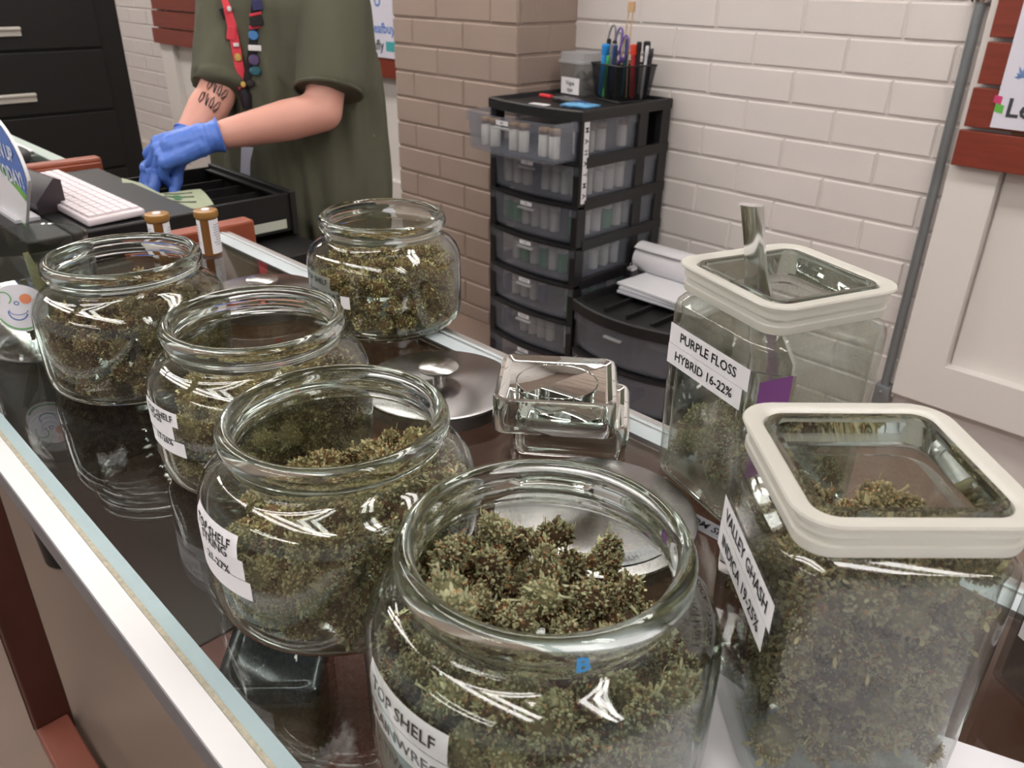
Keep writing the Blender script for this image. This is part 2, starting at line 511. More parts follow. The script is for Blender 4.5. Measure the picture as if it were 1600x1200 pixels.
pt, pm = poster('poster', 'white poster on red slats beside the metal pipe', -0.672, 0.1, 1.003, 1.75,
    [('Leafly', 0.10, 0.050, 0.064, (62, 62, 66), 'poster_grey')])
m_ = MB()
def quadp(m_, pm, pts, mi=0): m_.add([pm(u, v, 0.0006) for u, v in pts], [tuple(range(len(pts)))], mi)
quadp(m_, pm, [(-0.008, 0.062), (0.012, 0.057), (0.012, 0.077), (-0.006, 0.080)])
m_.build('logo_mark', mat('logo_pink', (196, 60, 110), 0.5), pt)
m_ = MB(); quadp(m_, pm, [(0.0, 0.040), (0.021, 0.036), (0.021, 0.056), (0.0, 0.060)]); m_.build('logo_mark', mat('logo_green', (96, 176, 70), 0.5), pt)
m_ = MB()
for a in (-70, -40, -10, 20, 50, 80, 110):
    ca, sa = math.cos(math.radians(a + 90 - 20)), math.sin(math.radians(a + 90 - 20)); L_ = 0.03 if abs(a - 20) < 45 else 0.02
    quadp(m_, pm, [(0.045, 0.125), (0.045 + ca * L_ * .5 - sa * .004, 0.125 + sa * L_ * .5 + ca * .004), (0.045 + ca * L_, 0.125 + sa * L_), (0.045 + ca * L_ * .5 + sa * .004, 0.125 + sa * L_ * .5 - ca * .004)])
m_.build('logo_mark', mat('logo_blue', (110, 140, 190), 0.5), pt)
pt, pm = poster('poster', 'white poster with blue and grey lettering between worker and brick pier', -3.440, -2.95, 0.984, 1.7,
    [('Leafbuyer', 0.17, 0.125, 0.062, (90, 130, 200), 'poster_blue'), ('leafly', 0.085, 0.052, 0.062, (70, 74, 70), 'poster_grey2'), ('V', 0.035, 0.235, 0.075, (120, 120, 124), 'poster_grey3'), ('U', 0.115, 0.240, 0.075, (74, 124, 190), 'poster_navy')])
m_ = MB(); quadp(m_, pm, [(0.165, 0.030), (0.30, 0.030), (0.30, 0.072), (0.165, 0.072)]); m_.build('logo_mark', mat('logo_teal', (70, 165, 170), 0.5), pt)

# conduit pipe
t = thing('conduit_pipe', 'grey metal conduit pipe clamped upright on the white brick wall', 'pipe', (-0.786, YW - 0.03, 0.02))
m_ = MB(); m_.tube([(0, 0, 0.1), (0, 0, 2.7)], 0.0135, 16); m_.build('pipe', pipe_mat, t)
for z in (1.285, 0.14):
    m_ = MB(); m_.box(-0.03, 0.03, 0.012, 0.022, z - 0.012, z + 0.012, bev=0.002); m_.lathe([(0.0165, -0.012), (0.018, -0.01), (0.018, 0.01), (0.0165, 0.012)], 20, (0, 0, z)); m_.ball((0.022, 0.008, z), 0.006)
    m_.build('clamp', chrome, t)
m_ = MB(); m_.box(-0.025, 0.025, -0.02, 0.028, 0.1, 0.17, bev=0.003); m_.ball((0, -0.022, 0.15), 0.006); m_.build('coupling_box', pipe_mat, t)

# ceiling lights
for (x, y) in TROFFERS:
    t = thing('ceiling_light', 'recessed white fluorescent ceiling light', 'ceiling light', (x, y, 2.74), 0, 'fluorescent ceiling lights')
    m_ = MB(); m_.box(-1.22, 1.22, -0.21, 0.21, 0.045, 0.06); m_.box(-1.22, -1.20, -0.21, 0.21, 0, 0.05); m_.box(1.20, 1.22, -0.21, 0.21, 0, 0.05); m_.box(-1.22, 1.22, -0.21, -0.19, 0, 0.05); m_.box(-1.22, 1.22, 0.19, 0.21, 0, 0.05)
    m_.build('housing', white_trim, t)
    for k in (-0.10, 0.10):
        m_ = MB(); m_.box(-1.18, 1.18, k - 0.05, k + 0.05, 0.02, 0.03)
        m_.build('tube_lens', mat('fluorescent_lens', (255, 251, 247), 0.5, emit=TROFFER_STRENGTH), t)


def wmat(o):
    m_ = o.matrix_basis.copy()
    p = o.parent
    while p is not None:
        m_ = p.matrix_basis @ m_; p = p.parent
    return m_


def wpart(mb_, name, mats, parent, recalc=False):
    """Build a part whose vertices were given in world coordinates."""
    inv = wmat(parent).inverted()
    mb_.v = [tuple(inv @ Vector(p)) for p in mb_.v]
    return mb_.build(name, mats, parent, recalc=recalc)


# ------------------------------------------------------------------ the glass-topped display counter
GZ = 0.95
XL, XR, YF, YB = -1.275, 0.62, 0.0985, 0.592
ct = thing('display_counter', 'long glass-topped display counter with white metal edges on a dark red wood frame', 'counter', ((XL + XR) / 2, 0.345, 0))
m_ = MB(); m_.box(XL + 0.03, XR, 0.1185, 0.572, GZ - 0.006, GZ - 0.0002, bev=0.0015); wpart(m_, 'glass_top', counter_glass, ct)
m_ = MB(); m_.box(XL, XR, YF, 0.1175, GZ - 0.020, GZ + 0.0015, mi=0, bev=0.0015); wpart(m_, 'front_rail', [alu_side], ct)
m_ = MB(); m_.box(XL, XR, YF + 0.0012, 0.1170, GZ + 0.0015, GZ + 0.0022); wpart(m_, 'rail_cap', white_strip, ct)
m_ = MB(); m_.box(XL, XR, 0.1176, 0.1212, GZ - 0.0002, GZ + 0.0009); wpart(m_, 'seam', grit, ct)
m_ = MB(); m_.box(XL, XR, 0.1213, 0.1312, GZ - 0.0001, GZ + 0.0005); wpart(m_, 'edge_tape', frost_tape, ct)
m_ = MB(); m_.box(XL, XR, 0.573, YB, GZ - 0.020, GZ - 0.0002, bev=0.001); wpart(m_, 'rear_rail', alu, ct)
m_ = MB(); m_.box(XL, XR, 0.553, 0.5725, GZ - 0.0001, GZ + 0.0008); m_.box(XL, XR, 0.5765, 0.581, GZ - 0.0001, GZ + 0.0006); wpart(m_, 'rear_tape', mat('pale_grey_tape', (186, 196, 200), 0.45), ct)
m_ = MB(); m_.box(XL - 0.03, XL + 0.005, 0.43, 0.640, GZ - 0.035, GZ + 0.010, bev=0.004); wpart(m_, 'end_rail', orange_wood, ct)
m_ = MB(); m_.box(XL, -0.786, 0.190, 0.560, 0.58, 0.60, bev=0.002); wpart(m_, 'deck', mat('shaded_deck', (52, 34, 31), 0.4, vary=0.15, scale=6), ct)  # left end of the deck, with the shade over it put into the brown
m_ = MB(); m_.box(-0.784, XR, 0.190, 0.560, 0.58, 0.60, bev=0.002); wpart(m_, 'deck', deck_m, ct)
m_ = MB(); m_.box(XL, XR, 0.561, 0.572, 0.56, GZ - 0.02); wpart(m_, 'rear_panel', mat('brown_panel', (138, 94, 74), 0.5, vary=0.1, scale=8), ct); mat('dark_panel', (44, 30, 28), 0.5)
m_ = MB(); m_.box(XL - 0.01, XL + 0.002, 0.19, 0.56, 0.58, GZ - 0.02); wpart(m_, 'end_panel', MATS['dark_panel'], ct)
for (x, y) in ((-1.425, 0.118), (XL - 0.03, 0.54), (XR - 0.07, 0.118), (XR - 0.07, 0.54)):
    m_ = MB()
    zt = GZ - 0.035 if x > -1.4 else 0.90
    m_.box(x, x + 0.04 if x < -1.4 else x + 0.05, y, y + 0.063, 0, zt, bev=0.003); m_.box(x + 0.008, x + 0.012, y - 0.002, y + 0.063, 0.02, zt - 0.02)
    wpart(m_, 'leg', post_wood, ct)
m_ = MB(); m_.box(-1.384, XR, 0.116, 0.173, 0.0, 0.045, bev=0.003); wpart(m_, 'base_rail', mat('worn_red_wood', (130, 74, 60), 0.4, vary=0.25, scale=10), ct)
m_ = MB(); m_.box(-1.43, XL - 0.02, 0.116, 0.173, 0.86, 0.905, bev=0.003); wpart(m_, 'top_rail', post_wood, ct)

# black waste bin under the far end
m_ = MB(); m_.lathe([(0, 0), (0.055, 0), (0.060, 0.006), (0.072, 0.26), (0.076, 0.262), (0.076, 0.27), (0.070, 0.27), (0.057, 0.01), (0, 0.01)], 36)
o = m_.build('waste_bin', black_plastic); o.location = (-1.945, 0.360, 0); tag(o, 'small round black waste bin on the floor beyond the counter leg', 'bin')

# ------------------------------------------------------------------ glass jars
PROF_OUT = [(0.0, 0.0022), (0.060, 0.0022), (0.066, 0.0), (0.076, 0.0), (0.084, 0.003), (0.0895, 0.0085), (0.0922, 0.016), (0.0928, 0.03), (0.0928, 0.055), (0.0928, 0.078), (0.0917, 0.087), (0.0885, 0.0945), (0.083, 0.1005), (0.0765, 0.1045), (0.0718, 0.1075), (0.0697, 0.111), (0.0694, 0.1155), (0.0712, 0.1182), (0.0742, 0.1205), (0.0757, 0.1245), (0.0754, 0.1290), (0.0738, 0.1325), (0.0712, 0.1346), (0.0690, 0.1349)]
PROF_IN = [(0.0668, 0.1340), (0.0653, 0.1310), (0.0648, 0.1250), (0.0650, 0.1150), (0.0655, 0.1105), (0.0685, 0.1062), (0.0740, 0.1010), (0.0800, 0.0965), (0.0850, 0.0905), (0.0882, 0.083), (0.0890, 0.075), (0.0890, 0.05), (0.0890, 0.022), (0.0875, 0.013), (0.0820, 0.0075), (0.070, 0.006), (0.0, 0.0075)]


def prof_r(z):
    best = 0.0928
    for (r0, z0), (r1, z1) in zip(PROF_OUT[3:19], PROF_OUT[4:20]):
        if z0 <= z <= z1: return r0 + (r1 - r0) * (z - z0) / max(1e-6, z1 - z0)
    return best


JARS = {1: (-0.2188, 0.2440), 2: (-0.4070, 0.2429), 3: (-0.5936, 0.2869), 4: (-0.8316, 0.2717), 5: (-0.7816, 0.5571)}
JAR_LABEL = {
    1: 'large round open glass jar labelled TRAINWRECK, nearest the camera',
    2: 'large round open glass jar with white RING 27% label, beside the TRAINWRECK jar',
    3: 'large round open glass jar with three narrow white strips, 26% on the lowest',
    4: 'large round open glass jar without a label, beside the sticker vase',
    5: 'large round open glass jar labelled GOLDEN GOAT at the rear edge of the counter'}
prof = PROF_OUT + PROF_IN


def seg_mi(i):
    z = max(prof[i][1], prof[i + 1][1])
    r = min(prof[i][0], prof[i + 1][0])
    return 1 if (min(prof[i][1], prof[i + 1][1]) > 0.1100) else (1 if (z < 0.0102 and r > 0.059) else 0)


jar_mis = [seg_mi(i) for i in range(len(prof) - 1)]
mj = MB(); mj.lathe(prof, 96, mis=jar_mis)
jar_mesh = mj.mesh('jar_glass', [glass_body, glass_thick])
jar_objs = {}
for k, (x, y) in JARS.items():
    t = thing('glass_jar', JAR_LABEL[k], 'jar', (x, y, GZ), 0.3 * k, 'round open glass jars on the counter')
    o = bpy.data.objects.new('glass_body', jar_mesh); C.objects.link(o); o.parent = t
    if k == 1: o.scale = (1.015, 1.015, 1.03)
    jar_objs[k] = t


def cyl_map(k, deg, zc):
    x, y = JARS[k]; a0 = math.radians(deg)
    def f(u, v, off):
        r = prof_r(zc + v) + off; a = a0 + u / 0.0928
        return Vector((x + r * math.cos(a), y + r * math.sin(a), GZ + zc + v))
    return f


tape_clear = cloudy('clear_label_tape', (196, 202, 200), 0.5, 0.2)
def jar_label(k, deg, z, w, h, lines, mats=None, name='label'):
    m = MB(); label_mb(m, w, h, lines, cyl_map(k, deg, z), nx=18, nz=3)
    wpart(m, name, mats or [paper, ink], jar_objs[k])


jar_label(1, -93.0, 0.0805, 0.0640, 0.0175, [('TOP SHELF', 0, 0.0105)])
jar_label(1, -92.0, 0.0628, 0.0670, 0.0170, [('TRAINWRECK', 0, 0.0105)])
jar_label(1, -88.0, 0.0455, 0.0720, 0.0165, [('SATIVA HYBRID', 0, 0.0100)], [tape_clear, ink])
jar_label(1, -88.0, 0.0290, 0.0720, 0.0160, [('20-26%', 0, 0.0100)], [tape_clear, ink])
m = MB(); label_mb(m, 0, 0, [('B', 0, 0.0115, 0, 0.04)], lambda u, v, off: Vector((JARS[1][0] + 0.0775 * math.cos(-0.60 + u / 0.0757), JARS[1][1] + 0.0775 * math.sin(-0.60 + u / 0.0757), GZ + 0.1285 + v)), paper=False, ink_mi=0)
wpart(m, 'pen_mark', mat('blue_marker', (60, 140, 200), 0.6), jar_objs[1])
jar_label(2, -91.0, 0.0850, 0.0540, 0.0150, [('TOP SHELF', 0, 0.0088)])
jar_label(2, -89.5, 0.0700, 0.0570, 0.0150, [('STRING', 0.008, 0.0092)])
jar_label(2, -88.0, 0.0550, 0.0590, 0.0140, [('21-27%', 0.010, 0.0088)])
jar_label(3, -87.0, 0.0780, 0.0500, 0.0125, [('TOP SHELF', 0, 0.0082)])
jar_label(3, -89.0, 0.0655, 0.0430, 0.0125, [('OGS', 0.008, 0.0082)])
jar_label(3, -85.0, 0.0520, 0.0500, 0.0130, [('17-26%', 0.004, 0.0082)])
jar_label(5, -95.0, 0.0720, 0.0540, 0.0150, [('TOP SHELF', 0, 0.0095)], [tape_clear, ink])
jar_label(5, -91.0, 0.0570, 0.0640, 0.0150, [('GOLDEN GOAT', 0, 0.0095)], [tape_clear, ink])
jar_label(5, -66.0, 0.0530, 0.0120, 0.0150, [])

# square jars with plastic collars
def square_jar(label, x, y, rz, sc, glass):
    t = thing('square_glass_jar', label, 'jar', (x, y, GZ), rz, 'square glass jars with plastic collars')
    H = 0.1775 * sc; hs = 0.150 * sc; a = 0.0585 * sc; b = 0.0468 * sc
    def lp(h_, r, z): return rrect(h_, h_, r, 7, z)
    R = [lp(0.001, 0.0009, 0.003), lp(a * 0.80, 0.012, 0.003), lp(a * 0.86, 0.014, 0.0), lp(a * 0.93, 0.018, 0.0), lp(a * 0.975, 0.021, 0.005), lp(a * 0.985, 0.022, 0.014), lp(a, 0.022, 0.08), lp(a, 0.022, hs - 0.008), lp(a * 0.985, 0.022, hs - 0.003), lp(a * 0.95, 0.021, hs), lp(b + 0.004, 0.014, hs + 0.0035), lp(b, 0.012, hs + 0.007), lp(b, 0.012, H - 0.003), lp(b - 0.0015, 0.011, H)]
    nb = len(R)
    R += [lp(b - 0.0045, 0.010, H), lp(b - 0.006, 0.009, H - 0.003), lp(b - 0.006, 0.009, hs + 0.003), lp(b + 0.001, 0.012, hs - 0.001), lp(a * 0.93, 0.018, hs - 0.0045), lp(a - 0.0055, 0.018, hs - 0.012), lp(a - 0.0055, 0.018, 0.08), lp(a * 0.985 - 0.0055, 0.018, 0.02), lp(a * 0.93 - 0.004, 0.015, 0.009), lp(a * 0.80, 0.012, 0.007), lp(0.001, 0.0009, 0.008)]
    mis = []
    for i in range(len(R) - 1):
        z0 = min(R[i][0].z, R[i + 1][0].z)
        mis.append(1 if z0 > hs + 0.0055 or max(R[i][0].z, R[i + 1][0].z) < 0.0055 and i > 1 else 0)
    m = MB(); m.rings(R, mis=mis); m.build('glass_body', [glass, glass_thick], t)
    # collar: ring with outward flange
    c0 = b + 0.0005; top = H - 0.001
    fl_ = 0.0098 * sc; zc0 = hs + 0.0075
    G = [lp(c0, 0.012, zc0), lp(c0 + 0.006, 0.015, zc0), lp(c0 + 0.0068, 0.016, zc0 + 0.002), lp(c0 + 0.0068, 0.016, zc0 + 0.006), lp(c0 + 0.0055, 0.016, zc0 + 0.0066), lp(c0 + 0.0055, 0.016, zc0 + 0.011), lp(c0 + 0.0072, 0.016, zc0 + 0.0118), lp(c0 + 0.0072, 0.016, top - 0.004), lp(c0 + fl_, 0.020, top - 0.0015), lp(c0 + fl_ + 0.0008, 0.021, top), lp(c0 + fl_, 0.020, top + 0.0012), lp(c0 + 0.003, 0.014, top + 0.0012), lp(c0, 0.012, top - 0.001), lp(c0, 0.012, zc0)]
    m = MB(); m.rings(G); m.build('plastic_collar', collar_m, t)
    return t, a, hs


collar_m = cloudy('milky_silicone', (232, 230, 222), 0.80, 0.3)
RA, RB_ = 0.4329 - PI / 4, 0.0221 + PI / 4
jarA, aA, hA = square_jar('square glass jar labelled PURPLE FLOSS with a metal scoop handle in it', -0.2684, 0.5604, RA, 1.0754, glass_dusty)
jarB, aB, hB = square_jar('square glass jar labelled VALLEY GHASH filled with buds to the shoulder', -0.1128, 0.3730, RB_, 1.0, glass_body)
for jj, aa, hh, L1, L2, wl, u0, zc in ((jarA, aA, hA, 'PURPLE FLOSS', 'HYBRID 16-22%', 0.100, 0.0, 0.124), (jarB, aB, hB, 'VALLEY GHASH', 'INDICA 19-25%', 0.094, 0.004, 0.108)):
    loc = jj.location; rz = jj.rotation_euler.z
    # the face turned most towards -x -y
    best = None
    for q in range(4):
        n = Vector((math.cos(rz + q * PI / 2), math.sin(rz + q * PI / 2), 0))
        want = Vector((-0.62, -0.78, 0)) if jj is jarA else Vector((-1, -0.35, 0))
        if best is None or n.dot(want) > best[0]: best = (n.dot(want), n)
    n = best[1]; ux = Vector((-n.y, n.x, 0))
    pmx = plane_map(loc + n * (aa + 0.0004) + Vector((0, 0, zc)), ux, (0, 0, 1))
    m = MB(); label_mb(m, wl * 0.98, 0.0175, [(L1, 0, 0.0112)], pmx, nx=2, nz=1, u0=u0, v0=0.0092)
    wpart(m, 'label', [paper, ink], jj)
    m = MB(); label_mb(m, wl * 0.93, 0.0175, [(L2, 0, 0.0108)], pmx, nx=2, nz=1, u0=u0 - 0.003, v0=-0.0085)
    wpart(m, 'label', [paper, ink], jj)
    if jj is jarA:
        # purple card stuck round the lower near corner
        n2 = ux; u2 = Vector((-n2.y, n2.x, 0))
        pp = plane_map(loc + n2 * (aa + 0.0006) + Vector((0, 0, 0.100)), u2, (0, 0, 1))
        m = MB(); label_mb(m, 0.030, 0.080, [], pp, nx=2, nz=2, u0=-aa + 0.010, v0=0.0)
        wpart(m, 'purple_sticker', mat('purple_card', (120, 66, 130), 0.6), jj)

# scoop standing in the PURPLE FLOSS jar
t = thing('metal_scoop', 'folded shiny metal scoop handle sticking up out of the PURPLE FLOSS jar', 'scoop', (-0.262, 0.552, GZ + 0.02))
b0 = at(1207, 560, y=0.565); b1 = at(1184, 452, y=0.553); b2 = at(1175, 318, y=0.540)
sd = Vector((0.9, 0.43, 0)).normalized()
def strip(pts, ws, d, bow=0.003):
    m = MB(); rs = []
    for p, w in zip(pts, ws):
        rs.append([p - sd * w, p - sd * w * 0.9 + d, p + d * 1.3 + Vector((0, 0, 0)), p + sd * w * 0.9 + d, p + sd * w, p + sd * w * 0.8 - d * 0.1, p - sd * w * 0.8 - d * 0.1])
    m.rings(rs, cap0=True, cap1=True); return m
dd = Vector((0.43, -0.9, 0)) * 0.008
m = strip([b0 - Vector((0, 0, 0.05)), b0, b0.lerp(b1, 0.6), b1, b1.lerp(b2, 0.25), b1.lerp(b2, 0.6), b2], [0.020, 0.018, 0.012, 0.011, 0.0085, 0.0080, 0.0085], dd)
wpart(m, 'handle', chrome, t)
m = MB(); bb = b0 - Vector((0, 0, 0.06)); rs = []
for i in range(7):
    z = bb.z + 0.05 - i * 0.014; ring = []
    for j in range(9):
        a = PI * (j / 8) ; ring.append(Vector((bb.x, bb.y, z)) + sd * 0.022 * math.cos(a) + Vector((0.43, -0.9, 0)) * (0.012 * math.sin(a)) * 1.0)
    ring += [p + Vector((0.43, -0.9, 0)) * -0.001 for p in ring[::-1]]
    rs.append(ring)
m.rings(rs, cap0=True, cap1=True); wpart(m, 'scoop_bowl', chrome, t)

# vase with a round sticker
VX, VY, VR = -0.985, 0.222, 0.062
t = thing('glass_vase', 'straight thin-walled glass vase with a round hand-drawn sticker beyond the jars', 'vase', (VX, VY, GZ))
pv = [(0, 0.006), (0.046, 0.006), (0.050, 0.0), (0.056, 0.0), (0.062, 0.005), (0.0655, 0.015), (0.0672, 0.04), (0.0665, 0.09), (0.0645, 0.118), (0.0650, 0.1235), (0.0638, 0.1245), (0.0625, 0.123), (0.0640, 0.09), (0.0648, 0.04), (0.0632, 0.018), (0.058, 0.011), (0, 0.011)]
m = MB(); m.lathe(pv, 64, mis=[0] * 3 + [0] * 5 + [0] * 8); m.build('glass_body', [thin_glass('vase_glass', tint=(0.88, 0.9, 0.89), edge=(0.22, 0.25, 0.24), base=0.075)], t)
m = MB(); rs = []
sa = math.radians(-29)
def vmap(u, v, off, zc=0.069):
    r = 0.0674 + off; a = sa + u / 0.067
    return Vector((VX + r * math.cos(a), VY + r * math.sin(a), GZ + zc + v))
def disc(m, cu, cv, r, off, mi, n=36, r0=0.0, a0=0, a1=2 * PI, sy=1.0):
    nr = 4 if r0 == 0 else 1; vs = []; fs = []
    for i in range(nr + 1):
        rr = r0 + (r - r0) * i / nr
        for j in range(n + 1):
            a = a0 + (a1 - a0) * j / n; vs.append(vmap(cu + rr * math.cos(a), cv + rr * math.sin(a) * sy, off))
    for i in range(nr):
        for j in range(n):
            fs.append((i * (n + 1) + j, (i + 1) * (n + 1) + j, (i + 1) * (n + 1) + j + 1, i * (n + 1) + j + 1))
    m.add(vs, fs, mi, True)
disc(m, 0, 0, 0.0265, 0.0006, 0)
disc(m, -0.012, 0.012, 0.0075, 0.001, 1, r0=0.0062, a0=-1, a1=4); disc(m, 0.008, 0.010, 0.0055, 0.001, 2); disc(m, -0.001, 0.006, 0.0025, 0.001, 3, r0=0.0016)
disc(m, -0.002, -0.004, 0.0095, 0.001, 3, r0=0.0082, a0=PI * 0.95, a1=PI * 1.9); disc(m, -0.001, -0.002, 0.0092, 0.001, 3, r0=0.0082, a0=PI * 0.95, a1=PI * 1.95, sy=0.6)
disc(m, 0, 0, 0.0245, 0.001, 1, r0=0.0225, a0=PI * 1.15, a1=PI * 1.75)
wpart(m, 'sticker', [mat('sticker_white', (232, 230, 238), 0.5), mat('sticker_green', (120, 180, 120), 0.5), mat('sticker_orange', (236, 150, 110), 0.5), mat('sticker_blue', (90, 120, 180), 0.5)], t)

m = MB(); rr_ = random.Random(3)
for k in range(7):
    a_ = rr_.uniform(0, 6.28); b_ = Vector((VX + .02 * math.cos(a_), VY + .02 * math.sin(a_), GZ + .012)); e_ = Vector((VX + .042 * math.cos(a_ + .6), VY + .042 * math.sin(a_ + .6), GZ + rr_.uniform(.07, .115))); c_ = b_.lerp(e_, .5) + Vector((0, 0, .01))
    m.tube([b_, c_, e_], [.002, .007, .003], 6, flat=.3)
o = m.build('dried_sprig', mat('dry_leaf', (104, 104, 70), 0.8, vary=0.3, scale=80)); tag(o, 'dried olive green leaves standing in the glass vase', 'dried leaves')

# ------------------------------------------------------------------ round steel lids
def steel_lid(label, x, y, z, rz=0.0, knob=True, flip=False, R=0.079):
    t = thing('steel_lid', label, 'lid', (x, y, z), rz, 'brushed steel jar lids')
    m = MB(); m.lathe([(0.0, 0.0195), (0.02, 0.0195), (R - 0.0035, 0.0180), (R - 0.0005, 0.0172), (R, 0.0160), (R, 0.0148), (R - 0.0020, 0.0140)], 96)
    m.build('disc', steel, t)
    m = MB(); m.lathe([(R - 0.002, 0.0140), (R - 0.003, 0.013), (R - 0.0035, 0.001), (R - 0.0045, 0.0), (R - 0.006, 0.001), (R - 0.0045, 0.013), (0.0, 0.0145)], 96)
    m.build('skirt', mat('dark_steel_skirt', (120, 114, 114), 0.35, metal=1.0), t)
    if knob:
        m = MB(); m.lathe([(0.0065, 0.0190), (0.0065, 0.0300), (0.008, 0.0308), (0.0185, 0.0325), (0.0205, 0.0340), (0.0205, 0.0355), (0.0190, 0.0368), (0.0, 0.0372)], 48)
        m.build('knob', mat('knob_steel', (200, 198, 196), 0.22, metal=1.0, aniso=0.6), t)
    return t
steel_lid('round brushed steel lid with a flat knob beside the GOLDEN GOAT jar', -0.572, 0.466, GZ)
steel_lid('round brushed steel lid with a knob, mostly hidden behind the jar with three strips', -0.925, 0.4655, GZ, 0.4, R=0.0745)
t3 = steel_lid('round brushed steel lid with a paper strip on it behind the TRAINWRECK jar', -0.318, 0.412, GZ, 0.2, knob=False)
m = MB(); ltc = Vector((-0.318, 0.412, GZ))
def arcmap(u, v, off):
    a = math.radians(-38) + u / 0.062; r = 0.062 - v
    return ltc + Vector((r * math.cos(a), r * math.sin(a), 0.0190 + off - 0.0008 * (r > 0.05)))
label_mb(m, 0.070, 0.013, [('HYBRID 20%', 0, 0.007)], lambda u, v, off: arcmap(-u, -v, off + 0.0004), nx=20)
wpart(m, 'label', [mat('grey_tape', (176, 176, 180), 0.4), mat('faint_ink', (130, 130, 136), 0.6)], t3)

# square glass lids
def glass_lid(label, x, y, z, rz, hx=0.054, hy=0.049):
    t = thing('square_glass_cover', label, 'lid', (x, y, z), rz, 'square pressed glass lids')
    q = lambda d, r, z_: rrect(hx - d, hy - d, r, 6, z_)
    R = [q(0.010, 0.004, 0.0300), q(0.008, 0.005, 0.0315), q(0.005, 0.008, 0.0335), q(0.002, 0.010, 0.0330), q(0.0, 0.012, 0.0300), q(0.0, 0.012, 0.006), q(0.001, 0.011, 0.001), q(0.004, 0.009, 0.0), q(0.0065, 0.008, 0.001), q(0.0075, 0.007, 0.006), q(0.0090, 0.006, 0.0235), q(0.013, 0.005, 0.0255)]
    m = MB(); m.rings(R, cap0=True, cap1=True); m.build('lid_glass', glass_thick, t)
    rs = [[Vector((0.036 * s_ * math.cos(2 * PI * j / 48), 0.034 * s_ * math.sin(2 * PI * j / 48), z_)) for j in range(48)] for s_, z_ in ((1.03, 0.0301), (1.015, 0.0308), (1.0, 0.0301))]
    m = MB(); m.rings(rs); m.build('pressed_ring', glass_thick, t)
    return t
glass_lid('clear square glass lid lying on top of another glass lid', -0.430, 0.487, GZ + 0.0338, math.radians(40))
glass_lid('square glass lid underneath another clear lid', -0.430, 0.512, GZ, math.radians(38), 0.052, 0.048)

# paper, strips and items on or in the counter
m = MB(); pA = [(-0.176, 0.362), (-0.168, 0.134), (0.50, 0.134), (0.50, 0.560), (0.20, 0.500)]
m.add([(x, y, GZ + 0.0004) for x, y in pA] + [(x, y, GZ + 0.0012) for x, y in pA], [(4, 3, 2, 1, 0), (5, 6, 7, 8, 9)] + [(i, (i + 1) % 5, (i + 1) % 5 + 5, i + 5) for i in range(5)])
o = m.build('paper_sheet', mat('white_sheet', (222, 220, 226), 0.5)); tag(o, 'large white paper sheet lying on the glass under the VALLEY GHASH jar', 'paper')
m = MB(); pm = plane_map((-0.262, 0.4785, GZ + 0.0004), (1, -0.02, 0), (0, 1, 0))
label_mb(m, 0.11, 0.017, [('BOTTOM SHELF', 0, 0.0105)], pm)
o = m.build('shelf_label', [mat('grey_label', (128, 128, 134), 0.4), ink]); tag(o, 'grey strip label reading BOTTOM SHELF between the jars', 'label')

# prescription vials on the counter
amber = cloudy('amber_plastic', (150, 98, 40), 0.85, 0.2)
amber_lid = mat('amber_cap', (150, 108, 50), 0.35, sss=0.1)
def vial(label, x, y, rz):
    t = thing('prescription_vial', label, 'vial', (x, y, GZ), rz, 'amber prescription vials')
    m = MB(); m.lathe([(0, 0.0), (0.0130, 0.0), (0.0145, 0.0015), (0.0150, 0.06), (0.0, 0.06)], 32); m.build('tube', amber, t)
    m = MB(); m.lathe([(0.0165, 0.058), (0.0175, 0.0595), (0.0178, 0.066), (0.0170, 0.0682), (0.0150, 0.0688), (0, 0.0684)], 40); m.build('cap', amber_lid, t)
    m = MB(); m.lathe([(0, 0.0700), (0.0058, 0.0700), (0.0062, 0.0686)], 24); m.build('cap_sticker', paper, t)
    for a0, a1 in ((-2.6, -1.35), (-0.5, 1.6)):
        m = MB()
        cm_ = lambda u, v, off: Vector(((0.0153 + off) * math.cos((a0 + a1) / 2 + u / 0.0153), (0.0153 + off) * math.sin((a0 + a1) / 2 + u / 0.0153), 0.030 + v))
        label_mb(m, (a1 - a0) * 0.0153, 0.052, [], cm_, nx=12, nz=1, off=0.0002)
        r_ = random.Random(3)
        for q in range(9):
            w = r_.uniform(0.5, 0.8) * (a1 - a0) * 0.0153; v = 0.018 - q * 0.0038
            vs = [cm_(-w / 2 + w * i / 6, v + s_ * 0.0006, 0.0005) for s_ in (-1, 1) for i in range(7)]
            m.add(vs, [(i, i + 1, i + 8, i + 7) for i in range(6)], 1)
        m.build('vial_label', [paper, mat('grey_print', (150, 150, 156), 0.6)], t)
vial('amber prescription vial with white label nearest the orange wood rail', -1.172, 0.514, 0.2)
vial('amber prescription vial half hidden behind the jar rim beside its twin', -1.200, 0.452, 0.5)

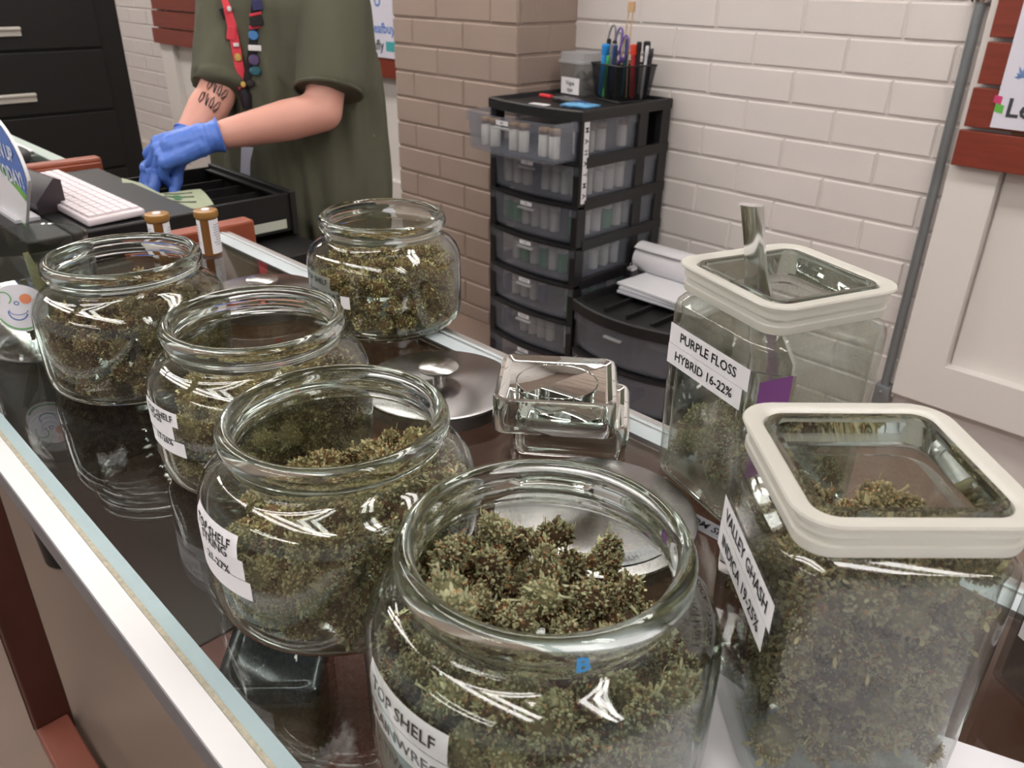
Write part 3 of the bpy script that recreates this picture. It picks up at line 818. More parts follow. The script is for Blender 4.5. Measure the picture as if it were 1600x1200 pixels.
# ------------------------------------------------------------------ dried buds
def bud_material(name, dark, mid, light, hair=(150, 84, 40)):
    m = bpy.data.materials.new(name); m.use_nodes = True
    nt = m.node_tree; b = nt.nodes['Principled BSDF']; L = nt.links
    at_ = nt.nodes.new('ShaderNodeAttribute'); at_.attribute_name = 'tint'
    tc = nt.nodes.new('ShaderNodeTexCoord')
    oi = nt.nodes.new('ShaderNodeObjectInfo')
    n = nt.nodes.new('ShaderNodeTexNoise'); n.inputs['Scale'].default_value = 520; n.inputs['Detail'].default_value = 3
    L.new(tc.outputs['Object'], n.inputs[0])
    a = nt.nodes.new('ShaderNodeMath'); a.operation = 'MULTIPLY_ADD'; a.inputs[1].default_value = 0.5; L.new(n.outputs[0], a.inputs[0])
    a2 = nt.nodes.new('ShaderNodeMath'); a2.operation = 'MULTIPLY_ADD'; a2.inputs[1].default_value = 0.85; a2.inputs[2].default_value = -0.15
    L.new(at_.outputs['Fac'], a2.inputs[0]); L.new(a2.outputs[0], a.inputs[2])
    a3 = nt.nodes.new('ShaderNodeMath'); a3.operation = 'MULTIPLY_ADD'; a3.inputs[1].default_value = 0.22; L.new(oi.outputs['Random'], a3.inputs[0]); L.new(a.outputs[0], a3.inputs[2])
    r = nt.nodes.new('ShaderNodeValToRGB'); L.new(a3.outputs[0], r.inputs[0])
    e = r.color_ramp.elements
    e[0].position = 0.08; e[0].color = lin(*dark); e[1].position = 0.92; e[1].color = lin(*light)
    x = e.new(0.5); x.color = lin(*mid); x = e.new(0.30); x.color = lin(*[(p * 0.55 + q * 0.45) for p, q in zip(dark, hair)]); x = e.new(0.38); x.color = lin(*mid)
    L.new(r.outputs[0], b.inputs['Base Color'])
    b.inputs['Roughness'].default_value = 0.75; b.inputs['Specular IOR Level'].default_value = 0.35
    bp = nt.nodes.new('ShaderNodeBump'); bp.inputs['Strength'].default_value = 0.9; bp.inputs['Distance'].default_value = 0.0010
    L.new(n.outputs[0], bp.inputs['Height']); L.new(bp.outputs[0], b.inputs['Normal'])
    return m


def make_bud(seed, ncal=110, seg=6, leaves=9, hairs=46, stem=False, detail=1):
    """Unit bud of radius about 1: lobes covered in pointed calyxes, curled sugar leaves and fine hairs."""
    R_ = np.random.RandomState(seed)
    lobes = [((0, 0, 0), 0.62)]
    for i in range(R_.randint(5, 8)):
        d = R_.normal(size=3); d /= np.linalg.norm(d); d *= (0.42, 0.42, 0.5)[i % 3]
        lobes.append((tuple(d), R_.uniform(0.34, 0.50)))
    V = []; Fc = []; T = []; MI = []
    def add(vs, fs, tint, mi=0):
        o = len(V); V.extend(vs); Fc.extend([tuple(k + o for k in f) for f in fs]); T.extend(tint if isinstance(tint, list) else [tint] * len(vs)); MI.extend([mi] * len(fs))
    for c, r in lobes:      # cores
        n_, s_ = 5, 8; vs = []
        for i in range(n_ + 1):
            th = -PI / 2 + PI * i / n_
            for j in range(s_):
                a = 2 * PI * j / s_; k = max(math.cos(th), .01)
                vs.append((c[0] + r * .86 * k * math.cos(a), c[1] + r * .86 * k * math.sin(a), c[2] + r * .86 * math.sin(th)))
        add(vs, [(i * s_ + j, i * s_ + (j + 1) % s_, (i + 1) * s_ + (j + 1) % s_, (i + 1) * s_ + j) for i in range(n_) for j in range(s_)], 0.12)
    prof_ = [(0.0, -0.25), (0.85, 0.0), (1.0, 0.38), (0.70, 0.78), (0.10, 1.12)]
    spots = []
    tries = 0
    while len(spots) < ncal and tries < ncal * 8:
        tries += 1
        c, r = lobes[R_.randint(len(lobes))]
        d = R_.normal(size=3); d /= np.linalg.norm(d); p = np.array(c) + d * r * .86
        if any(np.linalg.norm(p - np.array(c2)) < r2 * .78 for c2, r2 in lobes): continue
        spots.append((p, d))
    for p, d in spots:
        ax = d + np.array([0, 0, 0.40]) + R_.normal(size=3) * .28; ax /= np.linalg.norm(ax)
        u = np.cross(ax, [0.3, 0.9, 0.1]); u /= np.linalg.norm(u); w = np.cross(ax, u)
        s_ = R_.uniform(0.07, 0.15); wd = s_ * R_.uniform(0.42, 0.72); t0 = R_.uniform(0.15, 1.0)
        vs = []; tt = []
        bend = R_.normal(size=3) * .08 * s_
        for i, (rr, h) in enumerate(prof_):
            for j in range(seg):
                a = 2 * PI * j / seg
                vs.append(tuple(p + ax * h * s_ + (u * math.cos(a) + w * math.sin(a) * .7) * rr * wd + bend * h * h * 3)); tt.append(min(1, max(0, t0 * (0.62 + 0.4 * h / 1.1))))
        add(vs, [(i * seg + j, i * seg + (j + 1) % seg, (i + 1) * seg + (j + 1) % seg, (i + 1) * seg + j) for i in range(4) for j in range(seg)], tt)
    for k in range(leaves):
        p, d = spots[R_.randint(len(spots))]
        ax = d * .5 + np.array([0, 0, 0.9]) + R_.normal(size=3) * .45; ax /= np.linalg.norm(ax)
        u = np.cross(ax, d); u /= (np.linalg.norm(u) + 1e-6)
        ln = R_.uniform(0.25, 0.5); wd = R_.uniform(0.06, 0.11); vs = []; tt = []
        for i in range(5):
            h = i / 4; q = p + ax * ln * h + d * (0.10 + .25 * h * (1 - h)) ; ww = wd * (math.sin(PI * min(1, h * .85 + .15)) + .02)
            vs += [tuple(q - u * ww), tuple(q - d * ww * .5), tuple(q + u * ww)]; tt += [0.75 + .25 * h] * 3
        add(vs, [f for i in range(4) for f in ((i * 3, i * 3 + 1, i * 3 + 4, i * 3 + 3), (i * 3 + 1, i * 3 + 2, i * 3 + 5, i * 3 + 4))], tt)
    for k in range(hairs):
        p, d = spots[R_.randint(len(spots))]; q = p + d * R_.uniform(.08, .2)
        dr = R_.normal(size=3); dr -= d * dr.dot(d) * .6; dr /= np.linalg.norm(dr); sd_ = np.cross(dr, d); sd_ /= np.linalg.norm(sd_)
        ln = R_.uniform(.12, .26); w_ = .011
        pts = [q + dr * ln * t_ + d * (.10 * math.sin(t_ * 2.4)) for t_ in (0, .5, 1)]
        vs = [tuple(pts[0] - sd_ * w_), tuple(pts[0] + sd_ * w_), tuple(pts[1] + sd_ * w_), tuple(pts[1] - sd_ * w_), tuple(pts[2])]
        add(vs, [(0, 1, 2, 3), (3, 2, 4)], 0.5, 1)
    if stem:
        d = np.array([0.55, 0.25, 0.8]); d /= np.linalg.norm(d); pts = [d * .6 + np.array([0.05 * math.sin(k), .04 * k * .5, 0]) + d * .17 * k for k in range(5)]
        m_ = MB(); m_.tube([Vector(p) for p in pts], [.06, .05, .045, .05, .065], 6)
        add([tuple(p) for p in m_.v], m_.f, 0.95)
    return np.array(V), Fc, T, MI


hair_m = mat('rust_hair', (186, 124, 76), 0.7)


def bud_mesh(name, data, m, scale=1.0):
    V, Fc, T, MI = data
    me = bpy.data.meshes.new(name); me.from_pydata([tuple(p * scale) for p in V], [], Fc)
    me.materials.append(m); me.materials.append(hair_m)
    me.polygons.foreach_set('material_index', MI); me.polygons.foreach_set('use_smooth', [True] * len(Fc))
    a = me.attributes.new('tint', 'FLOAT', 'POINT'); a.data.foreach_set('value', T)
    me.update(); return me


BUD_HI = [make_bud(s, 430, 5, 8, 85, stem=(s % 3 == 0)) for s in range(6)]
BUD_LO = [make_bud(20 + s, 210, 4, 4, 24) for s in range(5)]


def pack(n, r0, r1, floor, inside, g, seed, iters=320):
    """Settle n spheres under gravity g inside a container. inside(P, r) pushes points back in."""
    R_ = np.random.RandomState(seed)
    rad = R_.uniform(r0, r1, n)
    P = np.stack([R_.uniform(-.04, .04, n), R_.uniform(-.04, .04, n), R_.uniform(floor + .01, floor + .22, n)], 1)
    g = np.array(g)
    for it in range(iters):
        P += g * (0.0016 if it < iters * .75 else 0.0004)
        for _ in range(2):
            D = P[:, None] - P[None]; d = np.sqrt((D ** 2).sum(-1)) + 1e-9
            ov = (rad[:, None] + rad[None]) * 0.97 - d; np.fill_diagonal(ov, 0); ov = np.maximum(ov, 0)
            P += (D / d[..., None] * ov[..., None] * 0.42).sum(1)
            P = inside(P, rad)
    return P, rad


def inside_round(P, r):
    z = P[:, 2]
    zz, rr = zip(*[(z_, r_) for r_, z_ in PROF_IN[::-1]])
    Rm = np.interp(z, zz, rr) - r * .96
    Rm = np.where(z > 0.093, np.minimum(Rm, 0.0640 - r * .9 + np.maximum(0, 0.105 - z) * .6), Rm)
    d = np.hypot(P[:, 0], P[:, 1]) + 1e-9; k = np.minimum(1, np.maximum(Rm, .005) / d)
    P = P.copy(); P[:, 0] *= k; P[:, 1] *= k; P[:, 2] = np.maximum(z, 0.009 + r * .96)
    return P


def inside_square(a, top):
    def f(P, r):
        P = P.copy(); h = a - 0.0058 - r * .97
        P[:, 0] = np.clip(P[:, 0], -h, h); P[:, 1] = np.clip(P[:, 1], -h, h); P[:, 2] = np.maximum(P[:, 2], 0.010 + r * .96)
        return P
    return f


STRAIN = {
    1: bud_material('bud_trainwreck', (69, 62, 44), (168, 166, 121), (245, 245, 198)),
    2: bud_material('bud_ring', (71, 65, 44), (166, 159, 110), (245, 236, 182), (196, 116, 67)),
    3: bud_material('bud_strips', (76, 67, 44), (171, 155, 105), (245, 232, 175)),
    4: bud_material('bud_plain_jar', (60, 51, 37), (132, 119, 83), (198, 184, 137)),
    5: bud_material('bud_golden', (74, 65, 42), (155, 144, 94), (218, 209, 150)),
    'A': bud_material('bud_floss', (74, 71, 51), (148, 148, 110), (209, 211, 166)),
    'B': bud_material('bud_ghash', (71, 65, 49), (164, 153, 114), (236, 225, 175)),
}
WHERE = {1: 'in the round jar labelled TRAINWRECK', 2: 'in the round jar labelled RING', 3: 'in the round jar with three strips', 4: 'in the unlabelled round jar', 5: 'in the GOLDEN GOAT jar', 'A': 'in the square PURPLE FLOSS jar', 'B': 'in the square VALLEY GHASH jar'}
JOBS = {  # jar: (count, rmin, rmax, gravity)
    1: (182, 0.0108, 0.0142, (-0.16, -0.10, -1)),
    2: (128, 0.0110, 0.0150, (0.24, 0.06, -1)),
    3: (128, 0.0110, 0.0150, (0.20, 0.05, -1)),
    4: (138, 0.0115, 0.0150, (0.10, 0.05, -1)),
    5: (150, 0.0110, 0.0145, (0.0, 0.0, -1)),
    'A': (30, 0.0125, 0.0175, (-0.15, 0.1, -1)),
    'B': (101, 0.0115, 0.0158, (-0.02, -0.02, -1)),
}
allb = []
for k, (n, r0, r1, g) in JOBS.items():
    if k in JARS:
        ins = inside_round; cx_, cy_, rz = JARS[k][0], JARS[k][1], 0
    else:
        t_ = jarA if k == 'A' else jarB
        ins = inside_square(aA if k == 'A' else aB, 0); cx_, cy_, rz = t_.location.x, t_.location.y, t_.rotation_euler.z
    P, rad = pack(n, r0, r1, 0.01, ins, g, 11 + n)
    c_, s_ = math.cos(rz), math.sin(rz)
    Pw = np.stack([cx_ + P[:, 0] * c_ - P[:, 1] * s_, cy_ + P[:, 0] * s_ + P[:, 1] * c_, GZ + P[:, 2]], 1)
    # what the camera could see: near the wall or near the heap's own top
    for i in range(n):
        if k in JARS: dw = 0.089 - math.hypot(P[i, 0], P[i, 1])
        else: dw = (aA if k == 'A' else aB) - max(abs(P[i, 0]), abs(P[i, 1]))
        above = ((np.hypot(P[:, 0] - P[i, 0], P[:, 1] - P[i, 1]) < rad[i] * 1.2) & (P[:, 2] > P[i, 2] + rad[i] * .9)).sum()
        if dw > rad[i] * 3.0 and above >= 2: continue
        # hidden behind others as seen from the camera?
        vdir = np.array(CAM) - Pw[i]; L_ = np.linalg.norm(vdir); vdir /= L_
        rel = Pw - Pw[i]; tt = rel @ vdir; perp = np.linalg.norm(rel - tt[:, None] * vdir, axis=1)
        hid = ((tt > rad[i]) & (perp < rad * 0.75)).sum()
        far_top = above == 0
        if hid >= 3 and not far_top: continue
        allb.append((rad[i] / L_ * (1.0 if hid == 0 else 0.55), k, Pw[i], rad[i], above == 0))
allb.sort(key=lambda b: -b[0])
rb = random.Random(9)
meshes = {}
print('BUDS', len(allb), {k: sum(b[1] == k for b in allb) for k in JOBS})
stuffV = MB(); stuffT = []; stuff_mats = {k: i for i, k in enumerate(JOBS)}
for i, (sz, k, p, r, top) in enumerate(allb):
    rot = (rb.uniform(-.9, .9), rb.uniform(-.9, .9), rb.uniform(0, 6.28)) if top else (rb.uniform(0, 6.28), rb.uniform(0, 6.28), rb.uniform(0, 6.28))
    if i < 300:
        hi = k in (1, 2, 'B', 'A')
        v = rb.randrange(6 if hi else 5)
        key = (k, v, hi)
        if key not in meshes: meshes[key] = bud_mesh('dried_bud', (BUD_HI if hi else BUD_LO)[v], STRAIN[k])
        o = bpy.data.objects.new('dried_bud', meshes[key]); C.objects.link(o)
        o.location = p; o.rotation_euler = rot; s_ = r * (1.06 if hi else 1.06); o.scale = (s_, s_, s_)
        gname = ('top layer of buds ' if top else 'buds packed ') + WHERE[k]
        tag(o, ('dried green bud atop the heap ' if top else 'dried green bud ') + WHERE[k], 'bud', gname)
    else:
        V, Fc, T, MI = BUD_LO[rb.randrange(5)]
        mt = Matrix.Translation(Vector(p)) @ Matrix.Rotation(rot[2], 4, 'Z') @ Matrix.Rotation(rot[0], 4, 'X') @ Matrix.Rotation(rot[1], 4, 'Y')
        m3 = np.array(mt.to_3x3()) * r * 1.08
        stuffV.add((V @ m3.T + np.array(p)).tolist(), Fc, [stuff_mats[k] if q == 0 else 7 for q in MI], True); stuffT += T
o = stuffV.build('dried_buds', [STRAIN[k] for k in JOBS] + [hair_m])
a = o.data.attributes.new('tint', 'FLOAT', 'POINT'); a.data.foreach_set('value', stuffT)
tag(o, 'remaining dried green buds heaped deeper in and in the farther glass jars', 'buds', kind='stuff')

# ------------------------------------------------------------------ jars and trays inside the counter
def inner_jar(label, x, y, z, rz, a, h, lid_mat, strip=None):
    t = thing('square_storage_jar', label, 'jar', (x, y, z), rz)
    q = lambda d, r, zz: rrect(a - d, a - d, r, 5, zz)
    m = MB(); m.rings([q(0, .012, .002), q(0, .012, h * .8), q(.003, .012, h * .85), q(.008, .01, h * .87), q(.008, .01, h * .9)], cap0=True); m.build('jar_body', thin_glass('storage_glass', haze=0.08, dust=0.1) if 'storage_glass' not in MATS else MATS['storage_glass'], t)
    m = MB(); m.rings([q(.004, .012, h * .87), q(-.002, .014, h * .875), q(-.002, .014, h * .985), q(.001, .012, h), q(.008, .008, h), q(.010, .008, h * .985)], cap0=True, cap1=True); m.build('jar_lid', lid_mat, t)
    m = MB(); m.rings([q(.008, .01, .005), q(.007, .01, h * .45), q(.02, .01, h * .50), q(.03, .008, h * .48)], cap0=True, cap1=True, smooth=False); o = m.build('packed_herb', STRAIN[4], t); o['kind'] = 'stuff'
    n = Vector((-1, 0, 0)); pm_ = plane_map((-a - 0.0006, 0, h * .62), (0, -1, 0), (0, 0, 1))
    m = MB(); label_mb(m, a * 1.5, 0.016, [], pm_, nx=1, nz=1); m.build('label', [mat('dim_paper', (190, 186, 196), 0.6), ink], t)
    return t
tinted_lid = mat('smoky_lid', (52, 56, 60), 0.15, metal=0.3)
inner_jar('small square jar with dark lid standing inside the counter under the glass', -0.600, 0.262, 0.60, math.radians(48), 0.050, 0.115, tinted_lid)
inner_jar('second small square jar with dark lid inside the counter behind its twin', -0.47, 0.38, 0.60, math.radians(42), 0.050, 0.115, tinted_lid)
t = thing('display_tray', 'clear acrylic tray of buds with a white price strip beyond the VALLEY GHASH jar', 'tray', (0.044, 0.478, GZ + 0.0005), math.radians(-30))
ac = thin_glass('clear_acrylic', tint=(0.86, 0.86, 0.86), edge=(0.3, 0.3, 0.3), base=0.06)
m = MB(); m.rings([rrect(.080 - d, .048 - d, .006, 4, z) for d, z in ((.004, 0), (0, .003), (0, .075), (.003, .075), (.003, .005), (.012, .004))], cap0=True, cap1=True); m.build('tray_body', ac, t)
m = MB(); rr_ = random.Random(5)
for q in range(46): m.ball((rr_.uniform(-.062, .062), rr_.uniform(-.032, .032), 0.018 + rr_.uniform(0, .026)), rr_.uniform(.010, .014), seg=8, n=6)
o = m.build('packed_herb', STRAIN[4], t); o['kind'] = 'stuff'
m = MB(); label_mb(m, 0.10, 0.018, [('3.5G-$30', 0, 0.0125)], plane_map((-0.020, -0.0486, 0.052), (1, 0, 0), (0, 0, 1)), nx=1, nz=1); m.build('price_strip', [paper, ink], t)

# ------------------------------------------------------------------ drawer towers by the wall
front_m = cloudy('frosted_drawer', (200, 208, 226), 0.15, 0.3)
side_m = cloudy('frosted_drawer_side', (206, 206, 206), 0.6, 0.35)
vial_white = mat('white_vial', (222, 220, 214), 0.5); vial_green = mat('green_vial', (52, 150, 96), 0.5); vial_navy = mat('navy_box', (56, 70, 110), 0.6)
bronze_cap = mat('bronze_cap', (140, 108, 70), 0.4)


def bow(x, w, y, d):      # front curve of a drawer
    return y - d * (1 - (2 * x / w - 1) ** 2)


def drawer(parent, x0, x1, yf, yb, z0, z1, bowd, labelled=True, pull=0.0):
    n = 14; w = x1 - x0; g = 0.0025
    xs = [x0 + w * i / n for i in range(n + 1)]
    fo = [Vector((x, bow(x - x0, w, yf, bowd) - pull, z0)) for x in xs]
    m = MB()
    th = 0.004
    ring = fo + [Vector((x1, yb - pull, z0)), Vector((x0, yb - pull, z0))]
    # outer shell: front with a rim band that stands proud
    def loop(z, inset): 
        cx_ = (x0 + x1) / 2; cyy = (yf + yb) / 2 - pull
        return [Vector((cx_ + (p.x - cx_) * (1 - inset / (w / 2)), cyy + (p.y - cyy) * (1 - inset / ((yb - yf) / 2)), z)) for p in ring]
    m.rings([loop(z0, 0.012), loop(z0 + 0.006, 0.008), loop(z1 - 0.034, 0.004), loop(z1 - 0.032, -0.002), loop(z1 - 0.001, -0.002), loop(z1, 0.001), loop(z1 - 0.002, 0.004), loop(z0 + 0.010, 0.012)], cap0=True, cap1=True, smooth=False)
    d = wpart(m, 'drawer', front_m, parent)
    # pull lip under the label
    m = MB(); cxm = (x0 + x1) / 2 - 0.0 * w; yy = bow(w / 2, w, yf, bowd) - pull
    m.box(cxm - 0.035, cxm + 0.035, yy - 0.012, yy + 0.002, z1 - 0.036, z1 - 0.030, bev=0.001); wpart(m, 'pull_lip', side_m, d)
    if labelled:
        m = MB(); label_mb(m, 0.055, 0.014, [(labelled, 0, 0.008)] if isinstance(labelled, str) else [], plane_map((cxm, yy - 0.0035, z1 - 0.016), (1, 0, 0), (0, 0, 1)), nx=1, nz=1)
        wpart(m, 'label', [paper, ink], d)
    return d


def stock(x0, x1, y0, y1, z, cols, rnd_, group, caps=False, h=0.075):
    """Containers standing in a drawer, each one an object."""
    nx = max(1, int((x1 - x0) / 0.044)); ny = max(1, int((y1 - y0) / 0.05))
    for j in range(ny):
        for i in range(nx):
            if not (j == 0 or i == nx - 1): continue
            if rnd_.random() < 0.18: continue
            x = x0 + (i + .5) * (x1 - x0) / nx; y = y0 + (j + .5) * (y1 - y0) / ny
            col = rnd_.choice(cols)
            key = (col.name, caps)
            if key not in STOCK:
                m = MB(); m.lathe([(0, 0), (0.0165, 0), (0.0175, 0.004), (0.0175, h * .78), (0.0150, h * .80), (0.0150, h * .82), (0, h * .82)], 16)
                m2 = MB(); m2.lathe([(0, h * .8), (0.0185, h * .8), (0.0188, h), (0.016, h * 1.02), (0, h * 1.02)], 16)
                STOCK[key] = (m.mesh('tube', col), m2.mesh('cap', bronze_cap if caps else vial_white))
            cname = 'green' if col is vial_green else 'navy' if col is vial_navy else 'white'
            t_ = thing('pill_container', f'small {cname} plastic container {group}', 'container', (x, y, z), 0, f'{cname} containers {group}')
            for nm, me in zip(('tube', 'cap'), STOCK[key]):
                o_ = bpy.data.objects.new(nm, me); C.objects.link(o_); o_.parent = t_


STOCK = {}
TX0, TX1, TY0, TY1, TZ = -2.125, -1.705, 1.995, 2.47, 0.965
tw = thing('drawer_tower', 'tall black plastic drawer tower with frosted drawers in front of the pier', 'drawer unit', ((TX0 + TX1) / 2, (TY0 + TY1) / 2, 0))
m = MB()
def tray_top(m, x0, x1, y0, y1, z, bowd, dep=0.03, lip=0.02, rec=0.012):
    n = 14; w = x1 - x0
    out = [Vector((x0 + w * i / n, bow(w * i / n, w, y0, bowd), z)) for i in range(n + 1)] + [Vector((x1, y1, z)), Vector((x0, y1, z))]
    cx_, cyy = (x0 + x1) / 2, (y0 + y1) / 2
    def lp(dz, ins): return [Vector((cx_ + (p.x - cx_) * (1 - ins / (w / 2)), cyy + (p.y - cyy) * (1 - ins / ((y1 - y0) / 2)), z + dz)) for p in out]
    m.rings([lp(-dep, 0.0), lp(-0.004, 0.0), lp(0, 0.003), lp(0, lip - 0.004), lp(-rec, lip), ], cap0=True, cap1=True, smooth=False)
tray_top(m, TX0 - 0.004, TX1 + 0.004, TY0 - 0.004, TY1, TZ, 0.030, dep=0.034)
wpart(m, 'top_tray', black_plastic, tw)
for (x, y) in ((TX0, TY0), (TX1 - 0.028, TY0), (TX0, TY1 - 0.05), (TX1 - 0.028, TY1 - 0.05), (TX1 - 0.02, TY0 + 0.30)):
    m = MB(); m.box(x, x + 0.028 if y != TY0 + 0.30 else x + 0.018, y, y + (0.045 if y < 2.2 else 0.05), 0.0, TZ - 0.03, bev=0.003); wpart(m, 'upright', black_plastic, tw)
PIT = 0.1385
for k in range(1, 8):
    zb = TZ - 0.028 - PIT * k; bz = 0.0
    n = 14; w = TX1 - TX0; m = MB()
    top = [Vector((TX0 + w * i / n, bow(w * i / n, w, TY0, 0.028), zb)) for i in range(n + 1)]
    ring0 = top + [Vector((TX1, TY0 + 0.03, zb)), Vector((TX0, TY0 + 0.03, zb))]
    m.rings([[p - Vector((0, 0, 0.008)) for p in ring0], ring0], cap0=True, cap1=True, smooth=False)
    m.box(TX1 - 0.012, TX1 + 0.003, TY0 + 0.03, TY1, zb - 0.016, zb + 0.020, bev=0.002); m.box(TX0 - 0.003, TX0 + 0.012, TY0 + 0.03, TY1, zb - 0.016, zb + 0.020)
    wpart(m, 'runner_frame', black_plastic, tw)
m = MB(); m.box(TX0 + 0.02, TX1 - 0.02, TY1 - 0.012, TY1 - 0.004, 0.01, TZ - 0.04); wpart(m, 'back_panel', black_plastic, tw)
names = ['', 'CO2', 'OIL', 'WAX', 'SHATTER', 'PRE ROLL', 'EDIBLE']
rs_ = random.Random(7)
mixes = [[vial_white], [vial_white], [vial_white, vial_white, vial_green], [vial_white, vial_white, vial_green], [vial_green, vial_navy, vial_white, vial_white], [vial_white, vial_navy], [vial_navy, vial_white]]
for k in range(7):
    z1 = TZ - 0.032 - PIT * k; z0 = z1 - PIT + 0.014
    pull = 0.115 if k == 0 else 0.0
    drawer(tw, TX0 + 0.006, TX1 - 0.006 - (0.006 if k == 0 else 0), TY0 + 0.002, TY1 - 0.03, z0, z1, 0.026, 'MIX' if k == 0 else names[k], pull)
    ord_ = ('top open drawer', 'second drawer', 'third drawer', 'fourth drawer', 'fifth drawer', 'sixth drawer', 'bottom drawer')[k]
    if k < 6: stock(TX0 + 0.03, TX1 - 0.03, TY0 + 0.02 - pull, TY1 - 0.06 - pull, z0 + 0.0125, mixes[k], rs_, f'in the {ord_} of the tower', caps=(k == 0), h=0.088)
m = MB(); vt = plane_map((TX1 + 0.0012, TY0 + 0.024, 0.80), (0, 0, -1), (0, 1, 0))
label_mb(m, 0.26, 0.026, [(c_, 0, 0.024, -0.105 + 0.035 * i) for i, c_ in enumerate('MAHATMA')], vt, nx=1, nz=1)
wpart(m, 'name_strip', [paper, ink], tw)

SX0, SX1, SY0, SY1, SZ = -1.690, -1.275, 1.985, 2.36, 0.352
sw = thing('drawer_unit', 'low black plastic drawer unit with organiser tray top beside the tall tower', 'drawer unit', ((SX0 + SX1) / 2, (SY0 + SY1) / 2, 0))
m = MB(); tray_top(m, SX0 - 0.004, SX1 + 0.004, SY0 - 0.004, SY1, SZ, 0.045, dep=0.040, lip=0.022, rec=0.022); wpart(m, 'top_tray', black_plastic, sw)
for x in (SX0 + 0.12, SX0 + 0.21, SX0 + 0.31):
    m = MB(); m.box(x - 0.004, x + 0.004, SY0 + 0.02, SY0 + 0.19, SZ - 0.022, SZ - 0.004, bev=0.002); wpart(m, 'tray_divider', black_plastic, sw)
m = MB(); m.box(SX0 + 0.01, SX1 - 0.01, SY0 + 0.19, SY0 + 0.198, SZ - 0.022, SZ - 0.003); wpart(m, 'tray_divider', black_plastic, sw)
for (x, y) in ((SX0, SY0 + 0.01), (SX1 - 0.02, SY0 + 0.01), (SX0, SY1 - 0.04), (SX1 - 0.02, SY1 - 0.04)):
    m = MB(); m.box(x, x + 0.02, y, y + 0.04, 0.0, SZ - 0.03, bev=0.002); wpart(m, 'upright', black_plastic, sw)
for k in (1, 2):
    zb = SZ - 0.036 - 0.147 * k; w = SX1 - SX0; m = MB()
    ring0 = [Vector((SX0 + w * i / 14, bow(w * i / 14, w, SY0, 0.043), zb)) for i in range(15)] + [Vector((SX1, SY0 + 0.03, zb)), Vector((SX0, SY0 + 0.03, zb))]
    m.rings([[p - Vector((0, 0, 0.009)) for p in ring0], ring0], cap0=True, cap1=True, smooth=False)
    m.box(SX1 - 0.01, SX1 + 0.002, SY0 + 0.03, SY1, zb - 0.012, zb + 0.02); m.box(SX0 - 0.002, SX0 + 0.01, SY0 + 0.03, SY1, zb - 0.012, zb + 0.02)
    wpart(m, 'runner_frame', black_plastic, sw)
for k in (0, 1):
    z1 = SZ - 0.040 - 0.147 * k; drawer(sw, SX0 + 0.006, SX1 - 0.006, SY0 + 0.002, SY1 - 0.03, z1 - 0.133, z1, 0.040, k == 1)
m = MB(); m.box(SX0 + 0.12, SX0 + 0.26, SY0 + 0.02, SY0 + 0.10, SZ - 0.315, SZ - 0.27, bev=0.004); o = m.build('supply_box', vial_navy); tag(o, 'flat dark blue box inside the lower drawer of the low unit', 'box')

# papers and a rolled sheet with binder clip on the low unit
for i, (dx, rz_, col, nm) in enumerate(((0.0, 0.05, (214, 214, 222), 'bottom sheet bundle'), (0.006, 0.02, (222, 222, 228), 'middle sheet bundle'), (-0.004, -0.03, (232, 232, 236), 'topmost sheet bundle'))):
    T_ = Matrix.Translation((-1.475 + dx, 2.245, SZ + 0.001 + i * 0.012)) @ Matrix.Rotation(rz_ - 0.02, 4, 'Z')
    m = MB(); m.box(-0.155, 0.19, -0.105, 0.105, 0, 0.010, bev=0.002); o = m.build('paper_bundle', mat('paper_%d' % i, col, 0.6)); o.matrix_basis = T_
    tag(o, f'{nm} of white paper on the low drawer unit', 'paper')
t = thing('paper_roll', 'loosely rolled white paper lying on the paper stack against the wall', 'paper roll', (-1.47, 2.33, SZ + 0.078))
m = MB(); rs = []
for i in range(2):
    rs.append([Vector((-0.21 + 0.46 * i, (0.040 + 0.0006 * j) * math.cos(2 * PI * j / 24), (0.040 + 0.0006 * j) * math.sin(2 * PI * j / 24))) for j in range(34)])
m.rings(rs, closed=False); m.rings([[p * 0.985 if k < 0 else Vector((p.x, p.y * .97, p.z * .97)) for p in r] for k, r in enumerate(rs)], closed=False); m.build('rolled_sheet', mat('roll_paper', (226, 224, 228), 0.6), t)
t2 = thing('binder_clip', 'black binder clip with silver label on the end of the papers', 'clip', (-1.640, 2.235, SZ + 0.037))
m = MB(); m.box(-0.013, 0.013, -0.02, 0.02, 0, 0.034, bev=0.006); m.build('clip_body', black_plastic, t2)
m = MB(); m.box(-0.010, 0.014, -0.0205, 0.012, 0.022, 0.0345, bev=0.003); m.build('clip_plate', mat('clip_silver', (200, 200, 204), 0.35, metal=0.6), t2)
m = MB(); m.tube([(0.0, -0.012, 0.03), (0.004, -0.02, 0.05), (0.004, 0.0, 0.056), (0, 0.01, 0.03)], 0.0012, 6); m.build('clip_loop', chrome, t2)

